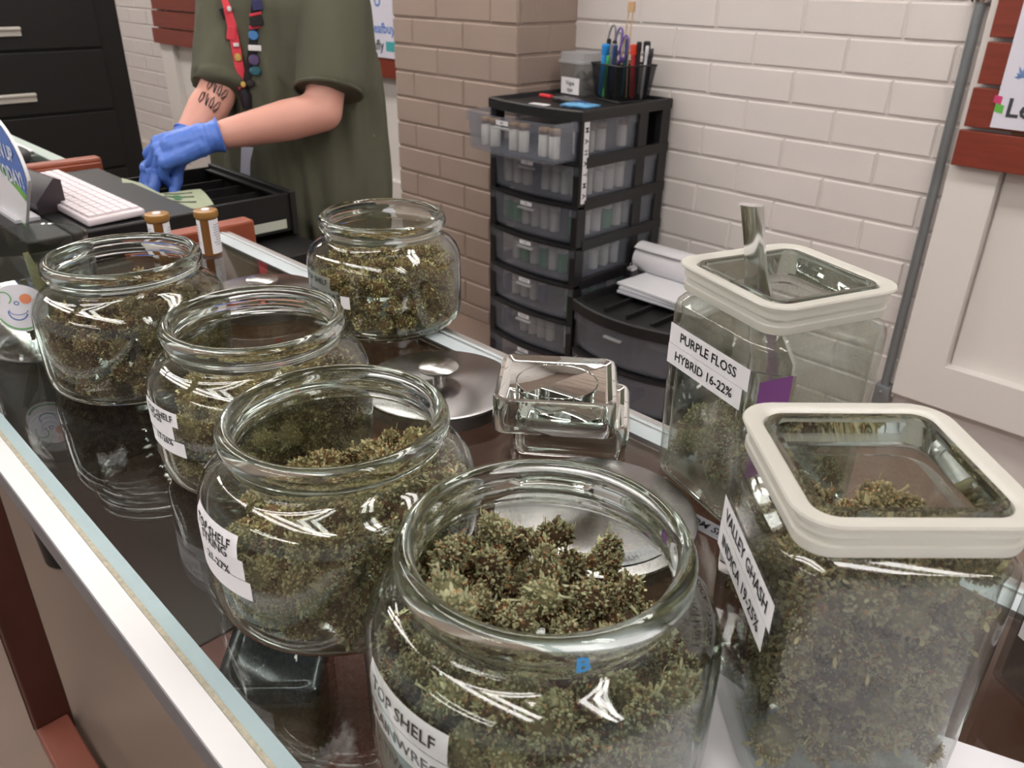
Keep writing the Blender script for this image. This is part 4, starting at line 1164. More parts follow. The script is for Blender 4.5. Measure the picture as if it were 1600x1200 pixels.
# things on top of the tower
RZ = TZ - 0.011
t = thing('storage_tub', 'clear square plastic tub with lid and scribbled white label on the tower top', 'tub', (-2.035, 2.370, RZ), math.radians(-6)); t.scale = (1.12, 1.12, 1.12)
q = lambda hh, r, z: rrect(hh, hh, r, 5, z)
m = MB(); m.rings([q(.050, .010, 0), q(.056, .012, .09), q(.058, .012, .092), q(.058, .012, .097), q(.0545, .010, .097), q(.0485, .009, .004)], cap0=True, cap1=True); m.build('tub_body', cloudy('clear_tub', (225, 225, 222), 0.14, 0.15), t)
m = MB(); m.rings([q(.060, .012, .096), q(.060, .012, .103), q(.0545, .010, .104), q(.0545, .010, .126), q(.051, .010, .127)], cap0=True, cap1=True); m.build('tub_lid', cloudy('frosted_lid', (214, 214, 216), 0.6, 0.3), t)
m = MB(); pmt = plane_map((0.002, -0.0545, 0.028), (1, 0, 0), (0, 0, 1)); label_mb(m, 0.085, 0.050, [('Vape', 0.008, 0.020), ('tips', -0.012, 0.018)], pmt, nx=1, nz=1); m.build('label', [paper, ink], t)
m = MB(); rr_ = random.Random(2)
for q_ in range(14): m.ball((rr_.uniform(-.03, .03), rr_.uniform(-.03, .03), rr_.uniform(.02, .07)), 0.012, seg=8, n=5)
o = m.build('tub_contents', mat('grey_bits', (120, 116, 110), 0.7)); o.parent = t; o['kind'] = 'stuff'

PXc, PYc = -1.800, 2.345
org = thing('mesh_organiser', 'black wire mesh pen holder crowded with pens and scissors on the tower top', 'pen holder', (-1.838, 2.355, RZ), math.radians(-14))
def mesh_screen(name):
    m_ = bpy.data.materials.new(name); m_.use_nodes = True; nt = m_.node_tree; nt.nodes.clear(); L = nt.links; N = nt.nodes.new
    out = N('ShaderNodeOutputMaterial'); tc = N('ShaderNodeTexCoord'); ck = N('ShaderNodeTexChecker'); ck.inputs['Scale'].default_value = 420
    L.new(tc.outputs['Object'], ck.inputs[0])
    d = N('ShaderNodeBsdfDiffuse'); d.inputs[0].default_value = lin(34, 34, 36); tr = N('ShaderNodeBsdfTransparent'); mx = N('ShaderNodeMixShader')
    mp = N('ShaderNodeMapRange'); mp.inputs['To Min'].default_value = 0.25; mp.inputs['To Max'].default_value = 1.0; L.new(ck.outputs['Fac'], mp.inputs[0])
    L.new(mp.outputs[0], mx.inputs[0]); L.new(tr.outputs[0], mx.inputs[1]); L.new(d.outputs[0], mx.inputs[2]); L.new(mx.outputs[0], out.inputs[0]); MATS[name] = m_; return m_
scr = mesh_screen('wire_mesh')
qo = lambda hx, hy, z: rrect(hx, hy, 0.008, 4, z)
m = MB(); m.rings([qo(.070, .066, 0.002), qo(.084, .080, 0.118)], cap0=True); m.build('mesh_wall', scr, org)
m = MB(); m.box(-.0005, .0005, -.066, .066, 0.002, 0.116); m.build('mesh_divider', scr, org)
m = MB(); m.tube([p for p in qo(.084, .080, 0.118)], 0.0030, 6, closed=True); m.build('rim_wire', black_plastic, org)
m = MB(); m.tube([p for p in qo(.070, .066, 0.003)], 0.0030, 6, closed=True); m.build('base_wire', black_plastic, org)
OM = wmat(org)
def pen(label, cat, x, y, lean, ln, r, col, name='pen', capcol=None, flat=False):
    b = OM @ Vector((x * .84, y * 1.7, 0.008)); ln *= 1.18; r *= 1.25; tvec = (OM.to_3x3() @ Vector((lean[0], lean[1], 1))).normalized()
    t_ = thing(name, label, cat, b); 
    m_ = MB(); m_.tube([Vector((0, 0, 0)), tvec * 0.012, tvec * ln * .7, tvec * ln], [r * .35, r, r, r * .9], 10, flat=0.45 if flat else 1); m_.build('barrel', col, t_)
    m_ = MB(); m_.tube([tvec * ln * .99, tvec * (ln * 1.0 + 0.004), tvec * (ln + 0.03), tvec * (ln + 0.033)], [r * .9, r * 1.12, r * 1.1, r * .7], 10, flat=0.5 if flat else 1); m_.build('cap', capcol or col, t_)
    return t_, b, tvec
blue_m = mat('bright_blue_plastic', (44, 140, 212), 0.35); grey_m = mat('grey_plastic', (128, 130, 136), 0.4); red_m = mat('orange_red_plastic', (226, 72, 48), 0.4); navy_m = mat('navy_plastic', (38, 62, 104), 0.35); green_m = mat('green_plastic', (60, 140, 70), 0.4); darkm = mat('charcoal_plastic', (40, 40, 44), 0.4); redd = mat('dull_red_plastic', (170, 44, 44), 0.4)
pen('thick bright blue marker in the black mesh holder', 'marker', -0.058, -0.030, (0.05, 0), 0.118, 0.0105, blue_m, 'marker')
pen('black pen standing beside the bright blue marker', 'pen', -0.074, -0.012, (-0.02, 0), 0.13, 0.006, darkm)
pen('grey highlighter leaning right of the blue marker', 'pen', -0.040, -0.030, (0.22, 0), 0.125, 0.009, grey_m, 'highlighter')
pen('navy pen leaning in the middle of the mesh holder', 'pen', -0.012, -0.030, (0.14, 0), 0.12, 0.006, navy_m)
pen('green pen low in the middle of the mesh holder', 'pen', -0.022, -0.038, (0.10, 0), 0.09, 0.005, green_m)
pen('dark teal pen near the centre of the mesh holder', 'pen', -0.004, 0.0, (0.02, 0.05), 0.135, 0.006, mat('teal_plastic', (34, 84, 96), 0.4))
pen('charcoal pen leaning left in the right half of the holder', 'pen', 0.024, -0.028, (-0.10, 0), 0.13, 0.006, darkm)
pen('orange-red box cutter standing in the mesh holder', 'box cutter', 0.050, 0.008, (-0.08, 0), 0.12, 0.0115, redd, 'box_cutter', red_m, True)
pen('black marker behind the orange-red cutter', 'marker', 0.058, 0.032, (0.0, 0.0), 0.128, 0.009, darkm, 'marker')
pen('thin white pen near the corner of the mesh holder', 'pen', 0.072, 0.022, (0.07, 0), 0.118, 0.0045, mat('white_plastic', (214, 214, 218), 0.4))
pen('black pen leaning over the corner of the mesh holder', 'pen', 0.074, 0.030, (0.12, 0), 0.112, 0.005, darkm)
pen('black pen in the back row next to the wooden tongs', 'pen', 0.034, 0.02, (0.02, 0), 0.126, 0.0065, darkm)
def scissors(label, x, lean, mat_in, zoff):
    b = OM @ Vector((x, -0.02, 0.02)); zoff += 0.02; t_ = thing('scissors', label, 'scissors', b)
    R3 = OM.to_3x3(); ax = (R3 @ Vector((lean, 0, 1))).normalized(); sx = (R3 @ Vector((1, 0, -lean))).normalized()
    m_ = MB(); m_.tube([Vector((0, 0, 0)), ax * .05, ax * .10], [.002, .007, .008], 6, flat=.3); m_.build('blade', steel, t_)
    for s_, mm in ((-1, grey_m), (1, mat_in)):
        m_ = MB(); c_ = ax * (0.135 + zoff) + sx * s_ * 0.020
        pts = [c_ + ax * 0.042 * math.sin(2 * PI * i / 20) + sx * 0.018 * math.cos(2 * PI * i / 20) + ax * 0.006 * math.cos(2 * PI * i / 20) for i in range(20)]
        m_.tube(pts, 0.0034, 8, closed=True); m_.tube([ax * .095, c_ - ax * .03], .005, 8); m_.build('handle', mm, t_)
purple_m = mat('purple_plastic', (110, 82, 160), 0.4)
scissors('scissors with grey and purple handles, tallest in the holder', -0.060, 0.16, purple_m, 0.020)
scissors('scissors with grey and purple handles, lower beside the wooden tongs', -0.030, 0.20, purple_m, 0.0)
b = OM @ Vector((0.002, 0.00, 0.01)); t_ = thing('wooden_tongs', 'pair of thin wooden tongs joined at the top in the pen holder', 'tongs', b)
wood_m = mat('pale_bamboo', (196, 160, 120), 0.6)
for s_ in (-1, 1):
    m = MB(); m.tube([Vector((s_ * .018, 0, 0)), Vector((s_ * .014, 0, 0.12)), Vector((0.012 + s_ * .008, 0, .275))], .0022, 6); m.build('stick', wood_m, t_)
m = MB(); m.box(0.0, 0.026, -.005, .005, .270, .302, bev=.002); m.build('joint_block', wood_m, t_)

o = MB().box(-.03, .03, -.0085, .0085, 0, .012, bev=.004).build('red_lighter', mat('bright_red', (214, 52, 60), 0.4)); o.location = (-2.045, 2.19, RZ); o.rotation_euler.z = -0.1; tag(o, 'small red plastic lighter lying on the tower top', 'lighter')
o = MB().box(-.036, .036, -.024, .024, 0, .003, bev=.001).build('white_card', paper); o.location = (-1.935, 2.035, RZ); o.rotation_euler.z = 0.1; tag(o, 'small white card on the front of the tower top', 'card')
t = thing('packet', 'light blue foil packet with dark print on the front corner of the tower', 'packet', (-1.815, 2.110, RZ + 0.004), 0.25)
m = MB(); rs = [[Vector(((i / 6 - .5) * .11, (j / 4 - .5) * .085, .004 + .006 * math.sin(PI * i / 6) * math.sin(PI * j / 4) + .0015 * math.sin(i * 2.3 + j))) for i in range(7)] for j in range(5)]
m.rings(rs, closed=False); m.rings([[p - Vector((0, 0, .004)) for p in r] for r in rs][::-1], closed=False); m.build('foil_sheet', mat('sky_blue_foil', (112, 178, 224), 0.35), t)
m = MB(); rr_ = random.Random(8)
for q_ in range(6):
    a_ = rr_.uniform(-.035, .02); b_ = rr_.uniform(-.02, .02); m.tube([(a_, b_, .0125), (a_ + .012, b_ + .008, .0135), (a_ + .024, b_ + .001, .0125)], .0012, 5)
m.build('printed_squiggle', mat('navy_print', (30, 60, 110), 0.5), t)
t = thing('grey_packet', 'crumpled grey foil packet behind the light blue one', 'packet', (-1.93, 2.17, RZ + 0.003), -0.3)
m = MB(); rs = [[Vector(((i / 6 - .5) * .12, (j / 4 - .5) * .06, .004 + .005 * abs(math.sin(i * 1.7 + j * 2.2)))) for i in range(7)] for j in range(5)]
m.rings(rs, closed=False); m.rings([[p - Vector((0, 0, .005)) for p in r] for r in rs][::-1], closed=False); m.build('foil_sheet', mat('grey_foil', (120, 120, 122), 0.35, metal=0.4), t)

# ------------------------------------------------------------------ register stand, cash box, keyboard, sign
st = thing('register_stand', 'black stand holding the cash box between the two glass counters', 'stand', (-1.70, 0.5, 0))
m = MB(); m.box(-1.955, -1.435, 0.16, 0.885, 0.80, 0.822, bev=0.003); wpart(m, 'stand_top', black_metal, st)
m = MB(); m.box(-1.94, -1.45, 0.44, 0.86, 0.0, 0.80, bev=0.004); wpart(m, 'cabinet_body', black_metal, st)
cb = thing('cash_box', 'black cash register box with its drawer pulled open towards the worker', 'cash box', (-1.70, 0.5, 0.822))
m = MB(); m.box(-1.935, -1.445, 0.400, 0.622, 0.822, 0.944, bev=0.004); wpart(m, 'housing', black_metal, cb)
m = MB(); x0, x1, y0, y1, zb, zt = -1.925, -1.557, 0.624, 0.880, 0.832, 0.920
m.box(x0, x1, y0, y1, zb, zb + 0.004); m.box(x1 - 0.006, x1, y0, y1, zb, zt - 0.006); m.box(x0, x0 + 0.006, y0, y1, zb, zt - 0.006); m.box(x0 - 0.004, x1 + 0.006, y1 - 0.010, y1 + 0.004, zb - 0.006, zt, bev=0.002)
m.box(x1 - 0.010, x1 + 0.002, y0, y1, zt - 0.010, zt - 0.004); m.box(x0 + 0.006, x1 - 0.006, y1 - 0.024, y1 - 0.010, zt - 0.014, zt - 0.010)
dr = wpart(m, 'cash_drawer', black_metal, cb)
for xx in (x0 + 0.09, x0 + 0.17, x0 + 0.25):
    m = MB(); m.box(xx, xx + 0.003, y0 + 0.01, y1 - 0.02, zb + 0.004, zt - 0.020); wpart(m, 'divider', black_plastic, dr)
m = MB(); m.box(x0 + 0.01, x1 - 0.01, y0 + 0.12, y0 + 0.123, zb + 0.004, zt - 0.028); wpart(m, 'divider', black_plastic, dr)
for i, xx in enumerate((x0 + 0.045, x0 + 0.13, x0 + 0.21, x0 + 0.30)):
    m = MB(); m.box(xx - 0.004, xx + 0.004, y0 + 0.03, y0 + 0.10, zb + 0.035, zb + 0.041, bev=0.0015); wpart(m, 'bill_clip', mat('dark_grey_plastic', (58, 56, 58), 0.4), dr)
m = MB(); label_mb(m, 0.125, 0.020, [], plane_map((x1 + 0.0015, 0.795, 0.853), (0, 1, 0), (0, 0, 1)), nx=1, nz=1); wpart(m, 'side_label', [mat('aged_label', (186, 190, 176), 0.5), ink], dr)
m = MB(); m.tube([(x0 + 0.17, y1 + 0.004, .88), (x0 + 0.17, y1 + 0.02, .88), (x0 + 0.17, y1 + 0.02, .90)], .006, 8); wpart(m, 'lock', steel, dr)

kb = thing('keyboard', 'white computer keyboard on the black cash box', 'keyboard', (-1.668, 0.478, 0.9445), 0.012)
m = MB(); T_ = Matrix.Rotation(0.03, 4, 'X'); m.box(-0.208, 0.208, -0.048, 0.052, 0.0, 0.013, bev=0.004, T=Matrix.Translation((0, 0, 0.002)) @ T_); m.build('base', mat('white_keyboard', (226, 216, 220), 0.45), kb)
m = MB()
for r in range(6):
    for c in range(17): m.box(-0.200 + c * 0.0236, -0.200 + c * 0.0236 + 0.0205, -0.040 + r * 0.0146, -0.040 + r * 0.0146 + 0.0122, 0.0135, 0.0168, T=Matrix.Translation((0, 0, 0.002)) @ T_)
m.build('key_field', mat('key_white', (232, 222, 226), 0.5), kb)
cr = thing('card_reader', 'black wedge-shaped card reader in front of the keyboard', 'card reader', (-1.80, 0.405, 0.9445), 0.1)
m = MB(); m.rings([[Vector((x, -0.028, 0)), Vector((x, 0.022, 0)), Vector((x, 0.022, 0.055)), Vector((x, 0.010, 0.060)), Vector((x, -0.028, 0.020))] for x in (-0.09, 0.20)], cap0=True, cap1=True, smooth=False); m.build('body', mat('plum_black_plastic', (52, 44, 50), 0.35), cr)
m = MB(); m.box(-0.05, 0.12, -0.020, 0.004, 0.0, 0.0015, T=Matrix.Translation((0, 0, 0.034)) @ Matrix.Rotation(0.80, 4, 'X')); m.build('screen', mat('reader_screen', (30, 30, 36), 0.15), cr)

sg = thing('counter_sign', 'arched blue and white sign-up sign standing beside the keyboard', 'sign', (-1.60, 0.36, 0.9445))
SY = 0.360
def spt(u, v): return at(u, v, y=SY)
tr_, br_ = spt(32, 240), spt(5, 352)
zb_ = 0.9447; xr = tr_.x; W_ = 0.16; xc = xr - W_; zt_ = spt(5, 183).z
zs_ = zt_ - 0.115; m = MB()
def clipw(z):
    zc_ = zt_ - 0.095
    if z > zc_: return W_ * math.sqrt(max(0, 1 - ((z - zc_) / 0.095) ** 2))
    k = (zc_ - z) / (zc_ - zb_); return W_ + (abs(br_.x - xc) - W_) * k
def band(m, z0f, z1f, mi=0, off=0.0008, nn=24):
    vs = []
    for i in range(nn + 1):
        s_ = -1 + 2 * i / nn
        za, zb2 = z0f(s_), z1f(s_)
        xa = xc + s_ * clipw(za) * .985; xb2 = xc + s_ * clipw(min(zb2, zt_ - 0.001)) * .985
        vs += [(xa, SY - off, za), (xb2, SY - off, zb2)]
    m.add(vs, [(2 * i, 2 * i + 2, 2 * i + 3, 2 * i + 1) for i in range(nn)], mi)
mbd = MB(); rs = []
for k in range(33):
    z = zb_ + (zt_ - zb_) * (1 - (1 - k / 32) ** 1.8); w_ = max(clipw(z), 0.002)
    rs.append([Vector((xc - w_, SY, z)), Vector((xc + w_, SY, z)), Vector((xc + w_, SY + .005, z)), Vector((xc - w_, SY + .005, z))])
mbd.rings(rs, cap0=True, cap1=True, smooth=False); wpart(mbd, 'board', mat('sign_white', (226, 226, 230), 0.4), sg)
for q in range(8):
    a_, b_ = q / 8, (q + 1) / 8
    lo = lambda s_, f=a_: (zs_ + 0.03 - 0.035 * s_ * (s_ > -9)) * (1 - f) + (zt_ - 0.002) * f
    hi_ = lambda s_, f=b_: (zs_ + 0.03 - 0.035 * s_) * (1 - f) + (zt_ - 0.002) * f
    band(m, lo, hi_)
wpart(m, 'blue_field', mat('sign_blue', (84, 120, 190), 0.45), sg)
m = MB(); band(m, lambda s_: zs_ + 0.017 - 0.035 * s_, lambda s_: zs_ + 0.03 - 0.035 * s_, off=0.001); wpart(m, 'green_swoosh', mat('sign_green', (110, 170, 80), 0.5), sg)
m = MB(); pms = plane_map((xr, SY - 0.0012, 0), (1, 0, 0), (0, 0, 1))
label_mb(m, 0, 0, [('SIGN UP', zt_ - 0.060, 0.034, -0.105, 0.03), ('TODAY!', zt_ - 0.098, 0.036, -0.085, 0.03)], pms, paper=False, ink_mi=0); wpart(m, 'lettering', mat('sign_letter', (214, 222, 240), 0.5), sg)
m = MB(); label_mb(m, 0, 0, [('weekly', zt_ - 0.185, 0.024, -0.09, 0.02)], pms, paper=False, ink_mi=0); wpart(m, 'lettering', MATS['sign_green'], sg)
m = MB(); m.box(xc - 0.06, xc + 0.06, SY - 0.01, SY + 0.03, zb_ - 0.0, zb_ + 0.006); m2 = m; wpart(m, 'foot', mat('clear_foot', (200, 200, 204), 0.2), sg)
sgx = MB(); sgx.box(-1.96, -1.44, 0.33, 0.399, 0.822, 0.9443, bev=0.003); o = wpart(sgx, 'front_ledge', black_metal, cb)

# second glass counter beyond the register
c2 = thing('display_counter', 'far glass counter with orange-brown wood end beyond the keyboard', 'counter', (-2.9, 0.35, 0))
m = MB(); m.box(-3.9, -1.99, 0.10, 0.56, GZ - 0.006, GZ); wpart(m, 'glass_top', counter_glass, c2)
m = MB(); m.box(-3.9, -1.99, 0.56, 0.59, GZ - 0.02, GZ + 0.002, bev=0.002); wpart(m, 'rear_rail', mat('pale_green_rail', (176, 190, 182), 0.4), c2)
m = MB(); m.box(-3.9, -1.99, 0.075, 0.10, GZ - 0.02, GZ + 0.002); wpart(m, 'front_rail', alu_side, c2)
m = MB(); m.box(-1.99, -1.955, 0.075, 0.640, GZ - 0.03, GZ + 0.012, bev=0.006); m.box(-1.954, -1.948, 0.42, 0.635, GZ - 0.024, GZ + 0.002, bev=0.002); wpart(m, 'end_rail', orange_wood, c2)
m = MB(); m.box(-3.9, -2.0, 0.11, 0.58, 0.58, 0.60); m.box(-3.9, -2.0, 0.57, 0.58, 0.0, GZ - 0.02); wpart(m, 'deck', MATS['dark_panel'], c2)
m = MB(); m.box(-2.06, -2.0, 0.5, 0.56, 0, GZ - 0.03); wpart(m, 'leg', post_wood, c2)
m = MB(); m.box(-3.9, -3.84, 0.5, 0.56, 0, GZ - 0.03); wpart(m, 'leg', post_wood, c2)
m = MB(); m.tube([Vector((0.085 * math.cos(a), 0.05 * math.sin(a), 0)) for a in [2 * PI * i / 32 for i in range(32)]], 0.012, 10, closed=True)
m.lathe([(0, -0.01), (0.075, -0.01), (0.08, -0.004), (0, -0.004)], 32, sy=0.6)
o = m.build('rubber_tray', mat('dark_rubber', (48, 46, 48), 0.6)); o.location = (-2.12, 0.475, GZ + 0.0115); tag(o, 'dark oval rubber-rimmed tray on the far glass counter', 'tray')
m = MB(); m.box(-.09, .09, -.03, .03, 0, .004, bev=.001); o = m.build('folded_paper', paper); o.location = (-2.25, 0.53, GZ + 0.0025); tag(o, 'folded white paper on the far glass counter behind the oval tray', 'paper')

# filing cabinet
fc = thing('filing_cabinet', 'tall black lateral filing cabinet with pale pull bars', 'cabinet', (-4.75, 1.2, 0))
FX = -4.5
m = MB(); m.box(FX - 0.5, FX, 0.30, 1.69, 0.0, 1.75, bev=0.006); wpart(m, 'carcass', black_metal, fc)
zz = at(80, 78, x=FX).z; pit = zz - at(85, 178, x=FX).z
for k in range(-2, 4):
    z1 = zz - pit * k - 0.006; z0 = z1 - pit + 0.012
    if z0 < 0.03: z0 = 0.03
    m = MB(); m.box(FX, FX + 0.018, 0.34, 1.58, z0, z1, bev=0.004); d = wpart(m, 'drawer', black_metal, fc)
    zh = z1 - (z1 - z0) * 0.27 if False else at(20, 48, x=FX).z - pit * (k + 1) if k >= -1 else z1 - .1
    zh = (z0 + z1) / 2 - 0.058
    m = MB(); m.box(FX + 0.018, FX + 0.030, 0.55, at(30, 50, x=FX).y, zh - 0.020, zh + 0.020, bev=0.003); m.box(FX + 0.030, FX + 0.040, 0.55, at(30, 50, x=FX).y, zh + 0.006, zh + 0.018, bev=0.003); wpart(m, 'handle', mat('pale_pull', (196, 192, 182), 0.4), d)

# ------------------------------------------------------------------ the worker
TH = math.radians(20.1); PC = Vector((-1.86, 1.09, 0)); RT = Matrix.Rotation(TH, 4, 'Z')
per = thing('person', 'person in olive T-shirt and blue gloves counting cash over the open drawer', 'person', PC)
def W3(x, y, z): return PC + RT @ Vector((x, y, z))
LSH, RSH = W3(0.150, 0.01, 1.385), W3(-0.140, 0.0, 1.385)
LEL, LWR = Vector((-1.622, 1.015, 1.062)), Vector((-1.722, 0.775, 1.016))
REL, RWR = Vector((-1.861, 0.890, 1.088)), Vector((-1.815, 0.765, 0.985))
mb = MB()
mb.cap(W3(-.04, 0.02, 0.98), W3(-.03, 0.02, 1.10), 0.11, 0.105, 20); mb.cap(W3(.04, 0.02, 0.98), W3(.03, 0.02, 1.10), 0.11, 0.105, 20); mb.cap(W3(-.06, 0.02, 1.22), W3(.06, 0.02, 1.22), .105, .105, 20); mb.cap(W3(-.13, 0.02, 1.36), W3(.13, 0.02, 1.36), .06, .06, 16)
mb.cap(W3(0, 0.03, 1.38), W3(0, 0.0, 1.50), 0.062, 0.056, 16)
hd = W3(-0.01, -0.045, 1.60)
mb.ball(hd + RT @ Vector((0, 0.02, 0.02)), .074, .092, .098, 24, 16); mb.cap(hd + RT @ Vector((0, -.035, -.02)), hd + RT @ Vector((0, -.040, -.075)), .055, .036, 16)
mb.cap(hd + RT @ Vector((0, -.085, .015)), hd + RT @ Vector((0, -.104, -.018)), .009, .014, 10)
for s_ in (-1, 1): mb.ball(hd + RT @ Vector((s_ * .077, .015, -.01)), .010, .020, .032, 10, 8); mb.ball(hd + RT @ Vector((s_ * .03, -.078, .028)), .02, .012, .008, 10, 6)
mb.cap(hd + RT @ Vector((-.018, -.088, -.047)), hd + RT @ Vector((.018, -.088, -.047)), .007, .007, 8)
for sh, el, wr in ((LSH, LEL, LWR), (RSH, REL, RWR)):
    mb.cap(sh, el, .052, .042, 18); mid = el.lerp(wr, .30); mb.cap(el, mid, .0425, .0445, 18); mb.cap(mid, wr, .0445, .0275, 18); mb.cap(wr, wr + (wr - el).normalized() * .012, .0255, .020, 14)
for s_ in (-1, 1):
    mb.cap(W3(s_ * .08, .02, .93), W3(s_ * .10, .03, .50), .082, .06, 16); mb.cap(W3(s_ * .10, .03, .50), W3(s_ * .11, .05, .09), .055, .036, 14); mb.cap(W3(s_ * .11, .05, .05), W3(s_ * .12, -.10, .035), .035, .03, 12)
me = eval_mesh(mb, 'body', 0.008, 5)
inv = wmat(per).inverted(); me.transform(inv); link(me, 'body', skin, per)
# hair
mb = MB(); mb.ball(hd + RT @ Vector((0, 0.035, 0.045)), .084, .098, .092, 24, 14); mb.ball(hd + RT @ Vector((0, 0.06, -0.01)), .078, .07, .09, 20, 12)
me = eval_mesh(mb, 'hair', 0.008, 3); me.transform(inv); link(me, 'hair', mat('brown_hair', (70, 50, 38), 0.7, bump=0.6, bscale=120, stretch=(1, 1, .2)), per)
for s_ in (-1, 1):
    m = MB(); m.ball(hd + RT @ Vector((s_ * .029, -.0800, .020)), .0125, .0125, .0062, seg=14, n=10); ey = wpart(m, 'eye', mat('eye_white', (206, 198, 192), 0.3), per)
    m = MB(); m.ball(hd + RT @ Vector((s_ * .029, -.0895, .0195)), .0050, .0035, .0052, seg=12, n=8); wpart(m, 'iris', mat('iris_brown', (50, 36, 28), 0.2), ey)
# shirt
def ell(cx_, cy_, z, hw, hd_, n=40):
    out = []
    for j in range(n):
        a = 2 * PI * j / n; c_, s_ = math.cos(a), math.sin(a)
        out.append(W3(cx_ + hw * c_, cy_ + hd_ * s_ * 1.02, z))
    return out
mb = MB()
mb.rings([ell(0, .0, .74, .238, .160), ell(0, .0, .86, .236, .160), ell(0, .0, 1.0, .226, .152), ell(0, .0, 1.15, .216, .150), ell(0, .005, 1.27, .208, .150), ell(0, .01, 1.34, .195, .130), ell(0, .015, 1.39, .16, .10), ell(0, .02, 1.425, .11, .078), ell(0, .02, 1.44, .085, .07)], cap0=True, cap1=True)
def sleeve(mb, sh, el, f, r0, r1, inward=.04):
    d = (el - sh).normalized(); e = sh.lerp(el, f)
    mb.tube([sh - d * .02, sh + d * .05, sh.lerp(e, .6), e], [r0 * .85, r0, (r0 + r1) / 2, r1], 28)
sleeve(mb, LSH + Vector((0, 0, -.005)), LEL + Vector((-.0, .01, 0)), .88, .078, .076)
sleeve(mb, RSH + Vector((0, 0, -.005)), REL, .97, .072, .062)
mb.cap(LSH + Vector((0, 0, .004)), RSH + Vector((0, 0, .004)), .076, .076, 20); mb.ball(LSH, .086, seg=20, n=14); mb.ball(RSH, .084, seg=20, n=14)
me = eval_mesh(mb, 'shirt', 0.007, 6)
nz = noise
NRM = [v.normal.copy() for v in me.vertices]; COS = []
for v, nv in zip(me.vertices, NRM):
    p = v.co; q = RT.inverted() @ (p - PC)
    k = min(1, max(0, (1.42 - q.z) / .35))
    a = math.atan2(q.y, q.x)
    fold = nz.noise(Vector((math.cos(a) * 3.0, math.sin(a) * 3.0, q.z * 1.6))) * .016 + nz.noise(Vector((math.cos(a) * 6.5 + q.z * 2, math.sin(a) * 6.5, q.z * 2.4 + 5))) * .009 + nz.noise(Vector((q.x * 9, q.y * 9, q.z * 6))) * .004
    dsh = min((p - LSH.lerp(LEL, .5)).length, (p - RSH.lerp(REL, .5)).length)
    k *= 1.0 if dsh > .16 else .45
    COS += list(p + nv * fold * k * 1.7)
me.vertices.foreach_set('co', COS)
me.update()
dgm = bmesh.new(); dgm.from_mesh(me); BV = BVHTree.FromBMesh(dgm); dgm.free()
me.transform(inv); link(me, 'shirt', shirt_m, per)
# sleeve hem stitched band
def hem(sh, el, f, r):
    d = (el - sh).normalized(); e = sh.lerp(el, f); u = d.orthogonal().normalized(); w = d.cross(u)
    m = MB(); m.tube([e - d * .002 + (u * math.cos(a) + w * math.sin(a)) * r for a in [2 * PI * i / 36 for i in range(36)]], .0042, 6, closed=True); wpart(m, 'sleeve_hem', shirt_m, per)
hem(LSH + Vector((0, 0, -.005)), LEL + Vector((-.0, .01, 0)), .88, .074)
# trousers, shoes
mb = MB(); mb.cap(W3(-.06, .01, .88), W3(.06, .01, .88), .105, .105, 20)
for s_ in (-1, 1): mb.cap(W3(s_ * .08, .02, .86), W3(s_ * .10, .03, .50), .098, .082, 16); mb.cap(W3(s_ * .10, .03, .50), W3(s_ * .11, .05, .10), .082, .068, 14)
me = eval_mesh(mb, 'trousers', 0.01, 4); me.transform(inv); link(me, 'trousers', mat('dark_denim', (38, 40, 48), 0.85), per)
for s_ in (-1, 1):
    mb = MB(); mb.cap(W3(s_ * .11, .07, .05), W3(s_ * .125, -.12, .042), .05, .040, 14); mb.cap(W3(s_ * .11, .06, .06), W3(s_ * .11, .05, .11), .048, .052, 12)
    me = eval_mesh(mb, 'shoe', 0.008, 3)
    for v in me.vertices: v.co.z = max(v.co.z, 0.001)
    me.transform(inv); link(me, 'shoe', mat('black_shoe', (30, 30, 32), 0.6), per)
# tattoo on the right forearm: loose script strokes
fa = (RWR - REL).normalized()
def on_arm(s_, t_):      # s_ along the forearm 0..1, t_ across towards the viewer
    c_ = REL.lerp(RWR, s_); view = (CAM - c_).normalized(); view = (view - fa * view.dot(fa)).normalized(); sd_ = fa.cross(view)
    r = .0445 * (1 - max(0, s_ - .3) * .55); a = t_ / r
    return c_ + (view * math.cos(a) + sd_ * math.sin(a)) * (r + .0012)
rr_ = random.Random(12)
for ln in range(2):
    m = MB()
    for i in range(4):
        b_ = -.018 + i * .012; pts = [on_arm(.10 + ln * .22 + .09 * math.sin(k * 1.3 + i), b_ + .007 * math.sin(k * .9) + .003 * k / 2) for k in range(7)]
        m.tube(pts, .0011, 5)
    wpart(m, 'tattoo', mat('tattoo_ink', (58, 48, 50), 0.7), per)


